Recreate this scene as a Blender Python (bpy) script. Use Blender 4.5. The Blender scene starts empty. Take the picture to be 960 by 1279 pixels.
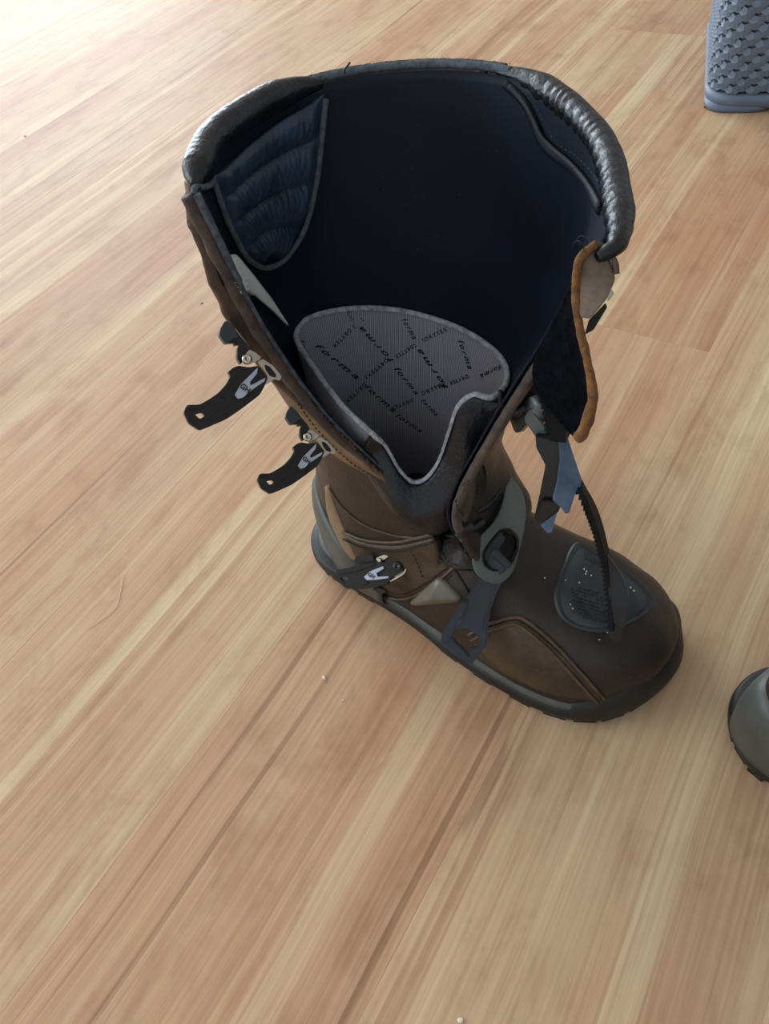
import bpy, bmesh, math, random
import numpy as np
from mathutils import Vector, Matrix, noise
from mathutils.bvhtree import BVHTree
random.seed(7)
SC = bpy.context.scene
COL = SC.collection

# ------------------------------------------------------------------ camera
FPX, CAMH = 961.0, 0.52
UPC = Vector((-.125, .624, .771)).normalized()
YC = (Vector((0, 0, -1)) - UPC * Vector((0, 0, -1)).dot(UPC)).normalized()
XC = YC.cross(UPC)
ROT = Matrix((XC, YC, UPC))
CAM = Vector((0, 0, CAMH))
cd = bpy.data.cameras.new('camera'); co = bpy.data.objects.new('camera', cd); COL.objects.link(co)
cd.sensor_fit = 'VERTICAL'; cd.sensor_height = 36; cd.lens = FPX / 1279 * 36; cd.clip_start = .02
co.matrix_world = Matrix.Translation(CAM) @ ROT.to_4x4()
SC.camera = co

# ------------------------------------------------------------------ world, lights, exposure
SC.view_settings.view_transform = 'Standard'; SC.view_settings.look = 'None'
SC.view_settings.gamma = 1; SC.view_settings.exposure = 0
w = bpy.data.worlds.new('world'); SC.world = w; w.use_nodes = True
w.node_tree.nodes['Background'].inputs[0].default_value = (.86, .92, 1, 1)
w.node_tree.nodes['Background'].inputs[1].default_value = .64
def area(name, loc, target, sx, sy, power, colr):
    l = bpy.data.lights.new(name, 'AREA'); l.shape = 'RECTANGLE'; l.size = sx; l.size_y = sy
    l.energy = power; l.color = colr
    o = bpy.data.objects.new(name, l); COL.objects.link(o); o.location = loc
    o.rotation_euler = (Vector(target) - Vector(loc)).to_track_quat('-Z', 'Y').to_euler()
    return o
area('window_light', (-2.0, 5.30, 1.25), (-2.0, 0, 1.25), 3.3, 2.1, 255, (.80, .91, 1))
area('side_fill_light', (-3.85, 1.2, 1.5), (0, .9, .9), 2.2, 1.4, 82, (.82, .92, 1))  # added soft fill lamp from the left, not a known source

# ------------------------------------------------------------------ helpers
def ray(px, py):
    return (ROT @ Vector(((px - 480) / FPX, (639.5 - py) / FPX, -1))).normalized()
BO = Vector((-.062, .433, 0)); BT = Vector((.8, -.6, 0)); BL = Vector((.6, .8, 0))
def at(px, py, z):
    """point of the world seen at a pixel, at a known height above the floor"""
    d = ray(px, py); return CAM + d * ((CAMH - z) / -d.z)
def lw(x, y, z): return BO + BT * x + BL * y + Vector((0, 0, z))      # boot local -> world
def onplane(px, py, o, n):
    d = ray(px, py); return CAM + d * ((o - CAM).dot(n) / d.dot(n))
def proj(p):
    q = ROT.transposed() @ (p - CAM); return (480 + FPX * q.x / -q.z, 639.5 - FPX * q.y / -q.z)

def cr(pts, t):
    """Catmull-Rom through pts (tuples/vectors), t in 0..1"""
    n = len(pts) - 1; x = min(max(t, 0), 1) * n; i = min(int(x), n - 1); f = x - i
    p1, p2 = Vector(pts[i]), Vector(pts[i + 1])
    p0 = Vector(pts[i - 1]) if i else p1 * 2 - p2
    p3 = Vector(pts[i + 2]) if i + 2 <= n else p2 * 2 - p1
    return .5 * ((2 * p1) + (p2 - p0) * f + (2 * p0 - 5 * p1 + 4 * p2 - p3) * f * f + (3 * p1 - 3 * p2 + p3 - p0) * f ** 3)
def crs(pts, n): return [cr(pts, i / (n - 1)) for i in range(n)]
def poly(pts, n):
    """n points evenly along a polyline"""
    P = [Vector(p) for p in pts]; L = [0]
    for a, b in zip(P, P[1:]): L.append(L[-1] + (b - a).length)
    out = []; k = 0
    for i in range(n):
        s = L[-1] * i / (n - 1)
        while k < len(L) - 2 and s > L[k + 1]: k += 1
        out.append(P[k].lerp(P[k + 1], (s - L[k]) / max(L[k + 1] - L[k], 1e-9)))
    return out
def even(pts, n, m=12):
    """n even points along the smooth curve through pts"""
    return poly(crs(pts, (len(pts) - 1) * m + 1), n)

def setp(o, label=None, cat=None, group=None, kind=None):
    if label: o['label'] = label
    if cat: o['category'] = cat
    if group: o['group'] = group
    if kind: o['kind'] = kind
    return o
def obj(name, verts, faces, mat, parent=None, smooth=True, merge=False):
    me = bpy.data.meshes.new(name); bm = bmesh.new()
    vs = [bm.verts.new(v) for v in verts]
    for f in faces:
        try: bm.faces.new([vs[i] for i in f])
        except ValueError: pass
    if merge: bmesh.ops.remove_doubles(bm, verts=bm.verts, dist=1e-5)
    bmesh.ops.recalc_face_normals(bm, faces=bm.faces)
    for f in bm.faces: f.smooth = smooth
    bm.to_mesh(me); bm.free()
    o = bpy.data.objects.new(name, me); COL.objects.link(o)
    if mat: me.materials.append(mat)
    if parent: o.parent = parent
    return o
def empty(name, loc=(0, 0, 0), parent=None):
    o = bpy.data.objects.new(name, None); COL.objects.link(o); o.location = loc; o.empty_display_size = .05
    if parent: o.parent = parent
    return o
def grid(rows, closed_u=False):
    """rows of points -> verts, faces"""
    m = len(rows[0]); V = [p for r in rows for p in r]; F = []
    for i in range(len(rows) - 1):
        for j in range(m if closed_u else m - 1):
            k = (j + 1) % m
            F.append((i * m + j, i * m + k, (i + 1) * m + k, (i + 1) * m + j))
    return V, F
def slab(rows, off, closed_u=False):
    """a sheet given as rows, thickened: off = function(i,j)->Vector or a constant Vector"""
    top = rows
    bot = [[p - (off(i, j) if callable(off) else off) for j, p in enumerate(r)] for i, r in enumerate(rows)]
    V, F = grid(top, closed_u); V2, F2 = grid(bot, closed_u); n = len(V); m = len(rows[0]); R = len(rows)
    F = F + [tuple(reversed([a + n for a in f])) for f in F2]
    ring = []
    if not closed_u:
        b = [j for j in range(m)] + [i * m + m - 1 for i in range(1, R)] + [(R - 1) * m + j for j in range(m - 2, -1, -1)] + [i * m for i in range(R - 2, 0, -1)]
        for a, c in zip(b, b[1:] + b[:1]): F.append((a, a + n, c + n, c))
    else:
        for base in (0, (R - 1) * m):
            for j in range(m):
                a, c = base + j, base + (j + 1) % m; F.append((a, a + n, c + n, c))
    return V + V2, F
def normals(rows, flip=False):
    R = len(rows); m = len(rows[0]); N = []
    for i in range(R):
        r = []
        for j in range(m):
            a = rows[min(i + 1, R - 1)][j] - rows[max(i - 1, 0)][j]
            b = rows[i][min(j + 1, m - 1)] - rows[i][max(j - 1, 0)]
            n = a.cross(b)
            r.append((n.normalized() if n.length > 1e-12 else Vector((0, 0, 1))) * (-1 if flip else 1))
        N.append(r)
    return N
def tube(name, pts, rad, mat, parent, seg=10, squash=1.0, nrm=None, caps=True, merge=False):
    """rad: number or function(i,k,angle). nrm: list of normals, squash along it"""
    V = []; F = []; n = len(pts); prev = None
    for i, p in enumerate(pts):
        t = (pts[min(i + 1, n - 1)] - pts[max(i - 1, 0)]).normalized()
        if nrm: u = nrm[i]
        else: u = prev if prev else Vector((0, 0, 1)).cross(t)
        u = (u - t * u.dot(t))
        if u.length < 1e-6: u = Vector((1, 0, 0)) - t * t.x
        u.normalize(); prev = u; v = t.cross(u)
        for k in range(seg):
            a = 2 * math.pi * k / seg; r = rad(i, k, a) if callable(rad) else rad
            V.append(p + (u * math.cos(a) * squash + v * math.sin(a)) * r)
    for i in range(n - 1):
        for k in range(seg):
            q = (k + 1) % seg; F.append((i * seg + k, i * seg + q, (i + 1) * seg + q, (i + 1) * seg + k))
    if caps: F.append(tuple(range(seg))); F.append(tuple((n - 1) * seg + k for k in range(seg)))
    return obj(name, V, F, mat, parent)
def plate(name, pts, nrm, thick, mat, parent, holes=(), bev=.0006, bend=None):
    """a flat piece: outline points, extruded along -nrm, bevelled"""
    bm = bmesh.new(); E = []
    for loop in [pts] + list(holes):
        vs = [bm.verts.new(p) for p in loop]
        for a, b in zip(vs, vs[1:] + vs[:1]): E.append(bm.edges.new((a, b)))
    bmesh.ops.triangle_fill(bm, edges=E, use_beauty=True, use_dissolve=False, normal=nrm)
    for f in list(bm.faces):
        c = f.calc_center_median()
    bmesh.ops.dissolve_limit(bm, angle_limit=.01, verts=bm.verts, edges=bm.edges) if not holes and bend is None else None
    g = bmesh.ops.extrude_face_region(bm, geom=list(bm.faces))
    for v in g['geom']:
        if isinstance(v, bmesh.types.BMVert): v.co = v.co - nrm * thick
    bmesh.ops.recalc_face_normals(bm, faces=bm.faces)
    if bev:
        ed = [e for e in bm.edges if len(e.link_faces) == 2 and e.calc_face_angle(0) > .9]
        bmesh.ops.bevel(bm, geom=ed, offset=bev, segments=2, affect='EDGES', clamp_overlap=True)
    if bend:
        for v in bm.verts: v.co = bend(v.co)
    for f in bm.faces: f.smooth = False
    me = bpy.data.meshes.new(name); bm.to_mesh(me); bm.free(); me.materials.append(mat)
    o = bpy.data.objects.new(name, me); COL.objects.link(o); o.parent = parent
    return o
def rounded(pts, r=.25, n=3):
    """round the corners of a closed outline (vectors)"""
    out = []; m = len(pts)
    for i in range(m):
        a, b, c = pts[i - 1], pts[i], pts[(i + 1) % m]
        p, q = b.lerp(a, r), b.lerp(c, r)
        for k in range(n + 1):
            t = k / n; out.append(p * (1 - t) ** 2 + b * 2 * t * (1 - t) + q * t * t)
    return out

# ------------------------------------------------------------------ materials
def mat(name, col, rough=.5, metal=0, spec=.5, var=None, vscale=30, bump=0, bscale=200, coat=0, sheen=0, obj_coords=True, bump2=0, b2scale=30):
    m = bpy.data.materials.new(name); m.use_nodes = True; nt = m.node_tree; b = nt.nodes['Principled BSDF']
    b.inputs['Base Color'].default_value = (*col, 1); b.inputs['Roughness'].default_value = rough
    b.inputs['Metallic'].default_value = metal; b.inputs['Specular IOR Level'].default_value = spec
    b.inputs['Coat Weight'].default_value = coat; b.inputs['Coat Roughness'].default_value = .25
    b.inputs['Sheen Weight'].default_value = sheen; b.inputs['Sheen Roughness'].default_value = .5
    tc = nt.nodes.new('ShaderNodeTexCoord')
    if var:
        n = nt.nodes.new('ShaderNodeTexNoise'); n.inputs['Scale'].default_value = vscale; n.inputs['Detail'].default_value = 8; n.inputs['Roughness'].default_value = .62
        nt.links.new(tc.outputs['Object'], n.inputs['Vector'])
        r = nt.nodes.new('ShaderNodeValToRGB'); r.color_ramp.elements[0].position = .34; r.color_ramp.elements[1].position = .68
        r.color_ramp.elements[0].color = (*col, 1); r.color_ramp.elements[1].color = (*var, 1)
        nt.links.new(n.outputs['Fac'], r.inputs[0]); nt.links.new(r.outputs[0], b.inputs['Base Color'])
    last = None
    for s, sc in ((bump, bscale), (bump2, b2scale)):
        if s:
            n2 = nt.nodes.new('ShaderNodeTexNoise'); n2.inputs['Scale'].default_value = sc; n2.inputs['Detail'].default_value = 4
            nt.links.new(tc.outputs['Object'], n2.inputs['Vector'])
            bp = nt.nodes.new('ShaderNodeBump'); bp.inputs['Strength'].default_value = s; bp.inputs['Distance'].default_value = .001
            nt.links.new(n2.outputs['Fac'], bp.inputs['Height'])
            if last: nt.links.new(last.outputs[0], bp.inputs['Normal'])
            last = bp
    if last: nt.links.new(last.outputs[0], b.inputs['Normal'])
    return m
def s2l(*c): return tuple(((v / 255 + .055) / 1.055) ** 2.4 if v > 10 else v / 255 / 12.92 for v in c)
M = {}
M['brown'] = mat('brown_oiled_leather', s2l(34, 26, 21), .46, var=s2l(64, 48, 37), vscale=28, bump=.5, bscale=700, bump2=.9, b2scale=90)
M['dark_brown'] = mat('dark_brown_leather', s2l(24, 18, 16), .44, var=s2l(46, 34, 28), vscale=30, bump=.5, bscale=700, bump2=.9, b2scale=90)
M['fold'] = mat('dark_creased_leather', s2l(28, 22, 20), .42, var=s2l(82, 64, 52), vscale=55, bump=.6, bscale=500, bump2=1, b2scale=140)
M['tan'] = mat('tan_worn_leather', s2l(84, 62, 42), .5, var=s2l(126, 98, 70), vscale=45, bump=.5, bscale=700, bump2=.8, b2scale=100)
M['strip'] = mat('khaki_worn_leather', s2l(108, 88, 62), .6, var=s2l(132, 112, 84), vscale=50, bump=.2, bscale=700)
M['side'] = mat('toe_side_leather', s2l(42, 33, 23), .5, var=s2l(78, 63, 44), vscale=45, bump=.5, bscale=700, bump2=.9, b2scale=90)
M['black'] = mat('black_smooth_leather', s2l(8, 12, 19), .37, var=s2l(14, 21, 32), vscale=40, bump=.5, bscale=500, bump2=.8, b2scale=110)
M['lining'] = mat('black_smooth_lining', s2l(13, 20, 33), .6, var=s2l(18, 28, 45), vscale=14, bump=.2, bscale=900, spec=.22)
M['rib'] = mat('quilted_black_leather', s2l(30, 42, 60), .36, var=s2l(50, 68, 92), vscale=50, bump=.35, bscale=420, bump2=.3, b2scale=150)
M['piping'] = mat('frayed_grey_edge_binding', s2l(60, 68, 78), .85, var=s2l(98, 108, 118), vscale=260, bump=.6, bscale=900)
M['edge'] = mat('raw_grey_brown_leather_edge', s2l(58, 52, 52), .8, var=s2l(98, 84, 76), vscale=90, bump=.5, bscale=600)
M['suede'] = mat('raw_tan_suede_edge', s2l(96, 66, 38), .95, var=s2l(142, 100, 58), vscale=240, bump=.9, bscale=700)
M['patchskin'] = mat('grey_brown_scuffed_leather', s2l(92, 80, 70), .6, var=s2l(140, 126, 110), vscale=70, bump=.4, bscale=500)
M['fuzz'] = mat('black_hook_and_loop_pile', s2l(6, 7, 10), 1, var=s2l(17, 20, 28), vscale=150, bump=1, bscale=900, spec=.05)
M['foam'] = mat('white_foam_padding', s2l(232, 242, 240), .8, var=s2l(242, 250, 248), vscale=80, bump=.3, bscale=500)
M['plastic'] = mat('black_plastic', s2l(13, 15, 19), .27, bump=.06, bscale=900)
M['strapb'] = mat('matte_black_strap_nylon', s2l(15, 17, 21), .65, spec=.2)
M['seamd'] = mat('dark_grey_seam_tape', s2l(34, 35, 40), .8, var=s2l(52, 54, 60), vscale=200)
M['plastic2'] = mat('satin_black_strap_plastic', s2l(19, 26, 35), .38, var=s2l(28, 38, 50), vscale=40, bump=.1, bscale=900)
M['bluegrey'] = mat('worn_blue_grey_plastic', s2l(58, 80, 106), .45, var=s2l(88, 112, 140), vscale=80, bump=.2, bscale=300)
M['slot'] = mat('slate_catch_plastic', s2l(46, 56, 62), .45)
M['gunmetal'] = mat('grey_painted_strap_plate', s2l(74, 84, 84), .36, var=s2l(98, 108, 106), vscale=30, coat=.2)
M['chrome'] = mat('nickel_plated_steel', s2l(196, 192, 182), .22, metal=1)
M['decal'] = mat('silver_label', s2l(186, 194, 212), .35, metal=.3)
M['ink'] = mat('black_print', s2l(12, 14, 20), .6)
M['rubber'] = mat('black_sole_rubber', s2l(16, 18, 20), .55, var=s2l(27, 29, 31), vscale=60, bump=.2, bscale=400)
M['midsole'] = mat('grey_midsole_rubber', s2l(66, 68, 66), .55, var=s2l(84, 86, 82), vscale=60)
M['counter'] = mat('dark_grey_heel_plastic', s2l(62, 64, 61), .5, var=s2l(80, 82, 78), vscale=30, bump=.1, bscale=300)
M['pad'] = mat('slate_black_toe_rubber', s2l(35, 44, 48), .48, var=s2l(48, 58, 62), vscale=80, bump=.2, bscale=600)
M['reflect'] = mat('dull_grey_reflector', s2l(86, 84, 74), .42, var=s2l(104, 102, 90), vscale=60)
M['thread'] = mat('dark_stitching_thread', s2l(30, 22, 18), .8)
M['thread_light'] = mat('brown_double_stitched_piping', s2l(62, 48, 38), .6, var=s2l(92, 72, 54), vscale=120)
M['basket'] = mat('slate_blue_grey_plastic', s2l(92, 106, 124), .5, var=s2l(104, 118, 136), vscale=10)
M['dust'] = mat('pale_fibre', s2l(235, 225, 205), .7)
# fine ribbed grey bootie fabric
def fabric():
    m = mat('grey_ribbed_bootie_fabric', s2l(112, 112, 124), .8, sheen=.3); nt = m.node_tree; b = nt.nodes['Principled BSDF']
    uv = nt.nodes.new('ShaderNodeUVMap'); wv = nt.nodes.new('ShaderNodeTexWave'); wv.inputs['Scale'].default_value = 1
    mp = nt.nodes.new('ShaderNodeMapping'); mp.inputs['Scale'].default_value = (75, .1, 1)
    nt.links.new(uv.outputs[0], mp.inputs[0]); nt.links.new(mp.outputs[0], wv.inputs[0])
    r = nt.nodes.new('ShaderNodeValToRGB'); r.color_ramp.elements[0].color = (*s2l(118, 118, 130), 1); r.color_ramp.elements[1].color = (*s2l(172, 173, 188), 1)
    nt.links.new(wv.outputs['Fac'], r.inputs[0]); nt.links.new(r.outputs[0], b.inputs['Base Color'])
    bp = nt.nodes.new('ShaderNodeBump'); bp.inputs['Strength'].default_value = .5; bp.inputs['Distance'].default_value = .0006
    nt.links.new(wv.outputs['Fac'], bp.inputs['Height']); nt.links.new(bp.outputs[0], b.inputs['Normal'])
    return m
M['fabric'] = fabric()
M['fabric_edge'] = mat('grey_fabric_binding', s2l(138, 142, 154), .85, var=s2l(205, 212, 222), vscale=300, bump=.8, bscale=1200)

def wood():
    m = bpy.data.materials.new('pale_hardwood_laminate'); m.use_nodes = True; nt = m.node_tree; b = nt.nodes['Principled BSDF']
    N = nt.nodes.new; L = nt.links.new
    tc = N('ShaderNodeTexCoord'); oi = N('ShaderNodeObjectInfo')
    off = N('ShaderNodeVectorMath'); off.operation = 'SCALE'; cmb = N('ShaderNodeCombineXYZ'); L(oi.outputs['Random'], cmb.inputs[0]); L(oi.outputs['Random'], cmb.inputs[1]); L(oi.outputs['Random'], cmb.inputs[2])
    L(cmb.outputs[0], off.inputs[0]); off.inputs['Scale'].default_value = 31
    add = N('ShaderNodeVectorMath'); L(tc.outputs['Object'], add.inputs[0]); L(off.outputs[0], add.inputs[1])
    # gentle wander of the grain
    wn = N('ShaderNodeTexNoise'); wn.inputs['Scale'].default_value = 2.2; wn.inputs['Detail'].default_value = 2; L(add.outputs[0], wn.inputs['Vector'])
    wsc = N('ShaderNodeVectorMath'); wsc.operation = 'MULTIPLY'; wsc.inputs[1].default_value = (.022, 0, 0); L(wn.outputs['Color'], wsc.inputs[0])
    ad2 = N('ShaderNodeVectorMath'); L(add.outputs[0], ad2.inputs[0]); L(wsc.outputs[0], ad2.inputs[1])
    def streak(sx, sy, det, rough=.55, dist=0):
        mp = N('ShaderNodeMapping'); mp.inputs['Scale'].default_value = (sx, sy, 1); L(ad2.outputs[0], mp.inputs[0])
        n = N('ShaderNodeTexNoise'); n.inputs['Scale'].default_value = 1; n.inputs['Detail'].default_value = det; n.inputs['Roughness'].default_value = rough; n.inputs['Distortion'].default_value = dist
        L(mp.outputs[0], n.inputs['Vector']); return n
    def ramp(src, stops):
        r = N('ShaderNodeValToRGB'); e = r.color_ramp.elements
        while len(e) < len(stops): e.new(.5)
        for k, (p, c) in enumerate(stops): e[k].position = p; e[k].color = (*c, 1)
        L(src, r.inputs[0]); return r
    def mix(mode, fac, a, c):
        x = N('ShaderNodeMix'); x.data_type = 'RGBA'; x.blend_type = mode
        if isinstance(fac, float): x.inputs[0].default_value = fac
        else: L(fac, x.inputs[0])
        L(a, x.inputs[6]); L(c, x.inputs[7]); return x.outputs[2]
    broad = streak(11, .55, 4, .5, .3)
    base = ramp(broad.outputs['Fac'], [(.28, s2l(190, 152, 118)), (.42, s2l(202, 166, 130)), (.56, s2l(208, 175, 138)), (.74, s2l(217, 189, 151))])
    pk = streak(6, 1.6, 3, .5, .5)
    pkr = ramp(pk.outputs['Fac'], [(.42, (1, 1, 1)), (.72, s2l(240, 214, 203))])
    c1 = mix('MULTIPLY', .9, base.outputs[0], pkr.outputs[0])
    def mul(a, b_):
        m_ = N('ShaderNodeMath'); m_.operation = 'MULTIPLY'; L(a, m_.inputs[0])
        if isinstance(b_, float): m_.inputs[1].default_value = b_
        else: L(b_, m_.inputs[1])
        return m_.outputs[0]
    zone = ramp(streak(9, .5, 3, .5, .2).outputs['Fac'], [(.40, (.12, .12, .12)), (.60, (1, 1, 1))])   # where the figure is busy
    mid = streak(50, .7, 7, .66, .25)
    crm = ramp(mid.outputs['Fac'], [(.52, (0, 0, 0)), (.62, (1, 1, 1))])
    cream = N('ShaderNodeRGB'); cream.outputs[0].default_value = (*s2l(228, 205, 165), 1)
    c2 = mix('MIX', mul(mul(crm.outputs[0], zone.outputs[0]), .75), c1, cream.outputs[0])
    brn = ramp(mid.outputs['Fac'], [(.36, (1, 1, 1)), (.44, (0, 0, 0))])
    bro = N('ShaderNodeRGB'); bro.outputs[0].default_value = (*s2l(168, 124, 90), 1)
    c3 = mix('MIX', mul(mul(brn.outputs[0], zone.outputs[0]), .6), c2, bro.outputs[0])
    thin = streak(75, .45, 3, .5, .15)
    thr = ramp(thin.outputs['Fac'], [(.30, (1, 1, 1)), (.335, (0, 0, 0))])
    dk = N('ShaderNodeRGB'); dk.outputs[0].default_value = (*s2l(138, 98, 70), 1)
    c4 = mix('MIX', mul(thr.outputs[0], .6), c3, dk.outputs[0])
    fine = streak(360, 5, 5, .65)
    finer = ramp(fine.outputs['Fac'], [(.34, s2l(222, 212, 202)), (.6, (1, 1, 1))])
    c5 = mix('MULTIPLY', .6, c4, finer.outputs[0])
    mo = streak(30, 14, 4, .65, .4); mor = ramp(mo.outputs['Fac'], [(.33, s2l(230, 220, 210)), (.5, (1, 1, 1)), (.72, (1.05, 1.05, 1.04))])
    c5 = mix('MULTIPLY', .7, c5, mor.outputs[0])
    kn = streak(9, 3.5, 2, .5, .3); knr = ramp(kn.outputs['Fac'], [(.215, (1, 1, 1)), (.25, (0, 0, 0))])
    c5 = mix('MIX', mul(knr.outputs[0], .5), c5, dk.outputs[0])
    hs = N('ShaderNodeHueSaturation'); hs.inputs['Saturation'].default_value = .93; hs.inputs['Value'].default_value = 1.03; L(c5, hs.inputs['Color']); L(hs.outputs[0], b.inputs['Base Color'])
    rr = N('ShaderNodeMapRange'); rr.inputs['To Min'].default_value = .5; rr.inputs['To Max'].default_value = .62; L(mid.outputs['Fac'], rr.inputs['Value']); L(rr.outputs[0], b.inputs['Roughness'])
    b.inputs['Specular IOR Level'].default_value = .2
    bp = N('ShaderNodeBump'); bp.inputs['Strength'].default_value = .12; bp.inputs['Distance'].default_value = .0005; L(fine.outputs['Fac'], bp.inputs['Height']); L(bp.outputs[0], b.inputs['Normal'])
    return m
M['wood'] = wood()
M['underlay'] = mat('dark_underlay', s2l(60, 44, 32), .9)

# ------------------------------------------------------------------ floor
PV = Vector((.6477, .7619, 0)); PU = Vector((PV.y, -PV.x, 0)); YAW = math.atan2(PV.y, PV.x) - math.pi / 2
fl = empty('floor'); fl['kind'] = 'structure'
setp(obj('underlay', [(-4, -2.5, -.012), (4, -2.5, -.012), (4, 5.5, -.012), (-4, 5.5, -.012)], [(0, 1, 2, 3)], M['underlay'], fl))
BW, BLEN = .19, 2.2
def board_mesh(w_, l_):
    b = .00013; g = .00003; x = w_ / 2 - g; y = l_ / 2 - g
    V = []
    for zz, i in ((-.01, 0), (-b, 0), (0, b)):
        V += [(-x + i, -y + i, zz), (x - i, -y + i, zz), (x - i, y - i, zz), (-x + i, y - i, zz)]
    F = [(8, 9, 10, 11)]
    for r in (0, 4):
        for k in range(4): F.append((r + k, r + (k + 1) % 4, r + 4 + (k + 1) % 4, r + 4 + k))
    me = bpy.data.meshes.new('floor_board'); me.from_pydata(V, [], F); me.materials.append(M['wood']); return me
bme = board_mesh(BW, BLEN)
jo = {0: .637, 1: -.55, -1: 1.35, -2: -.4, -3: 1.0 + 1.3, -4: .2}
rb = random.Random(3)
for k in range(-22, 26):
    uc = -.19 + k * BW; v0 = jo.get(k, rb.uniform(0, 2.2))
    for j in range(-3, 5):
        vc = v0 + (j + .5) * BLEN; p = PU * uc + PV * vc
        if abs(p.x) > 4.6 or p.y < -3.1 or p.y > 6.0: continue
        o = bpy.data.objects.new('floor_board', bme); COL.objects.link(o); o.parent = fl
        o.location = p; o.rotation_euler = (0, 0, YAW)

# walls beyond the picture: the back wall holds the tall window that lights the room
M['wall'] = mat('white_painted_plaster', s2l(222, 224, 225), .8, bump=.1, bscale=120)
M['frame'] = mat('white_window_frame', s2l(225, 225, 222), .4)
def box(name, lo, hi, m, parent=None):
    V = [(x, y, z) for z in (lo[2], hi[2]) for y in (lo[1], hi[1]) for x in (lo[0], hi[0])]
    o = obj(name, V, [(0, 1, 3, 2), (4, 5, 7, 6), (0, 1, 5, 4), (2, 3, 7, 6), (0, 2, 6, 4), (1, 3, 7, 5)], M[m], parent, smooth=False); return o
def boxes(name, L, m, parent=None):
    V = []; F = []
    for lo, hi in L:
        n = len(V); V += [(x, y, z) for z in (lo[2], hi[2]) for y in (lo[1], hi[1]) for x in (lo[0], hi[0])]
        F += [tuple(i + n for i in f) for f in ((0, 1, 3, 2), (4, 5, 7, 6), (0, 1, 5, 4), (2, 3, 7, 6), (0, 2, 6, 4), (1, 3, 7, 5))]
    return obj(name, V, F, M[m], parent, smooth=False)
boxes('wall_back', [((-4, 5.4, -.01), (-3.7, 5.5, 2.6)), ((-.3, 5.4, -.01), (4, 5.5, 2.6)), ((-3.7, 5.4, 2.35), (-.3, 5.5, 2.6)), ((-3.7, 5.4, -.01), (-.3, 5.5, .15))], 'wall')['kind'] = 'structure'
w1 = empty('window_1'); w1['kind'] = 'structure'
for lo, hi in (((-3.7, 5.36, .15), (-3.64, 5.42, 2.35)), ((-.36, 5.36, .15), (-.3, 5.42, 2.35)), ((-3.64, 5.36, .15), (-.36, 5.42, .2)), ((-3.64, 5.36, 2.3), (-.36, 5.42, 2.35))): box('window_frame', lo, hi, 'frame', w1)

boxes('wall_left', [((-4.1, -2.5, -.01), (-4, 5.5, .8)), ((-4.1, -2.5, 2.2), (-4, 5.5, 2.6)), ((-4.1, -2.5, .8), (-4, .1, 2.2)), ((-4.1, 2.3, .8), (-4, 5.5, 2.2))], 'wall')['kind'] = 'structure'
box('wall_right', (4, -2.5, -.01), (4.1, 5.5, 2.6), 'wall')['kind'] = 'structure'
box('wall_front', (-4, -2.6, -.01), (4, -2.5, 2.6), 'wall')['kind'] = 'structure'
box('ceiling', (-4.1, -2.6, 2.6), (4.1, 5.5, 2.7), 'wall')['kind'] = 'structure'
w2 = empty('added_window'); w2['kind'] = 'structure'  # made-up window opening, added to go with the side fill lamp
for lo, hi in (((-4.04, .1, .8), (-3.98, .16, 2.2)), ((-4.04, 2.24, .8), (-3.98, 2.3, 2.2)), ((-4.04, .16, .8), (-3.98, 2.24, .86)), ((-4.04, .16, 2.14), (-3.98, 2.24, 2.2))): box('window_frame', lo, hi, 'frame', w2)

# ================================================================== boot (right), built in boot-local frame through lw()
boot = empty('riding_boot')
def part(name, verts, faces, m, parent=None, **k): return obj(name, verts, faces, M[m], parent or boot, **k)

# ---- shaft shell: columns run from the lateral flap edge round the back to the front edge of the medial flap
ZL = [.352, .315, .28, .245, .21, .18, .15, .12, .10, .075, .05, .022]
C = {
 .352: [(.054, -.068), (.042, -.048), (.033, -.012), (.046, .046), (.10, .079), (.160, .077), (.213, .030), (.246, -.035)],
 .28:  [(.066, -.064), (.045, -.056), (.030, -.012), (.045, .042), (.10, .068), (.155, .066), (.210, .028), (.216, -.026)],
 .21:  [(.088, -.056), (.049, -.043), (.030, -.008), (.040, .035), (.085, .052), (.135, .052), (.181, .022), (.186, -.038)],
 .15:  [(.127, -.047), (.060, -.036), (.031, -.006), (.042, .028), (.08, .042), (.125, .042), (.168, .018), (.166, -.048)],
 .12:  [(.145, -.046), (.066, -.037), (.030, -.004), (.042, .028), (.08, .040), (.128, .042), (.178, .016), (.172, -.050)],
 .10:  [(.152, -.050), (.070, -.040), (.026, -.003), (.040, .029), (.08, .039), (.13, .042), (.192, .012), (.184, -.050)],
 .05:  [(.150, -.056), (.070, -.047), (.0155, -.002), (.033, .032), (.075, .036), (.13, .034), (.165, .018), (.175, -.022)],
 .02:  [(.150, -.056), (.068, -.047), (.0145, -.002), (.032, .031), (.075, .034), (.13, .032), (.165, .018), (.175, -.022)],
}
CZ = sorted(C, reverse=True)
def ring(z):
    """control columns at height z, smooth in z"""
    out = []
    for k in range(8):
        P = [Vector((*C[q][k], q)) for q in CZ]
        i = 0
        while i < len(CZ) - 2 and z < CZ[i + 1]: i += 1
        f = (CZ[i] - z) / (CZ[i] - CZ[i + 1]); f = min(max(f, -.2), 1)
        p1, p2 = P[i], P[i + 1]
        h = CZ[i] - CZ[i + 1]
        m1 = (P[i + 1] - P[i - 1]) / (CZ[i - 1] - CZ[i + 1]) * h if i else p2 - p1
        m2 = (P[i + 2] - P[i]) / (CZ[i] - CZ[i + 2]) * h if i + 2 < len(CZ) else p2 - p1
        q = (2 * f ** 3 - 3 * f * f + 1) * p1 + (f ** 3 - 2 * f * f + f) * m1 + (-2 * f ** 3 + 3 * f * f) * p2 + (f ** 3 - f * f) * m2
        out.append((q.x, q.y))
    return out
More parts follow.
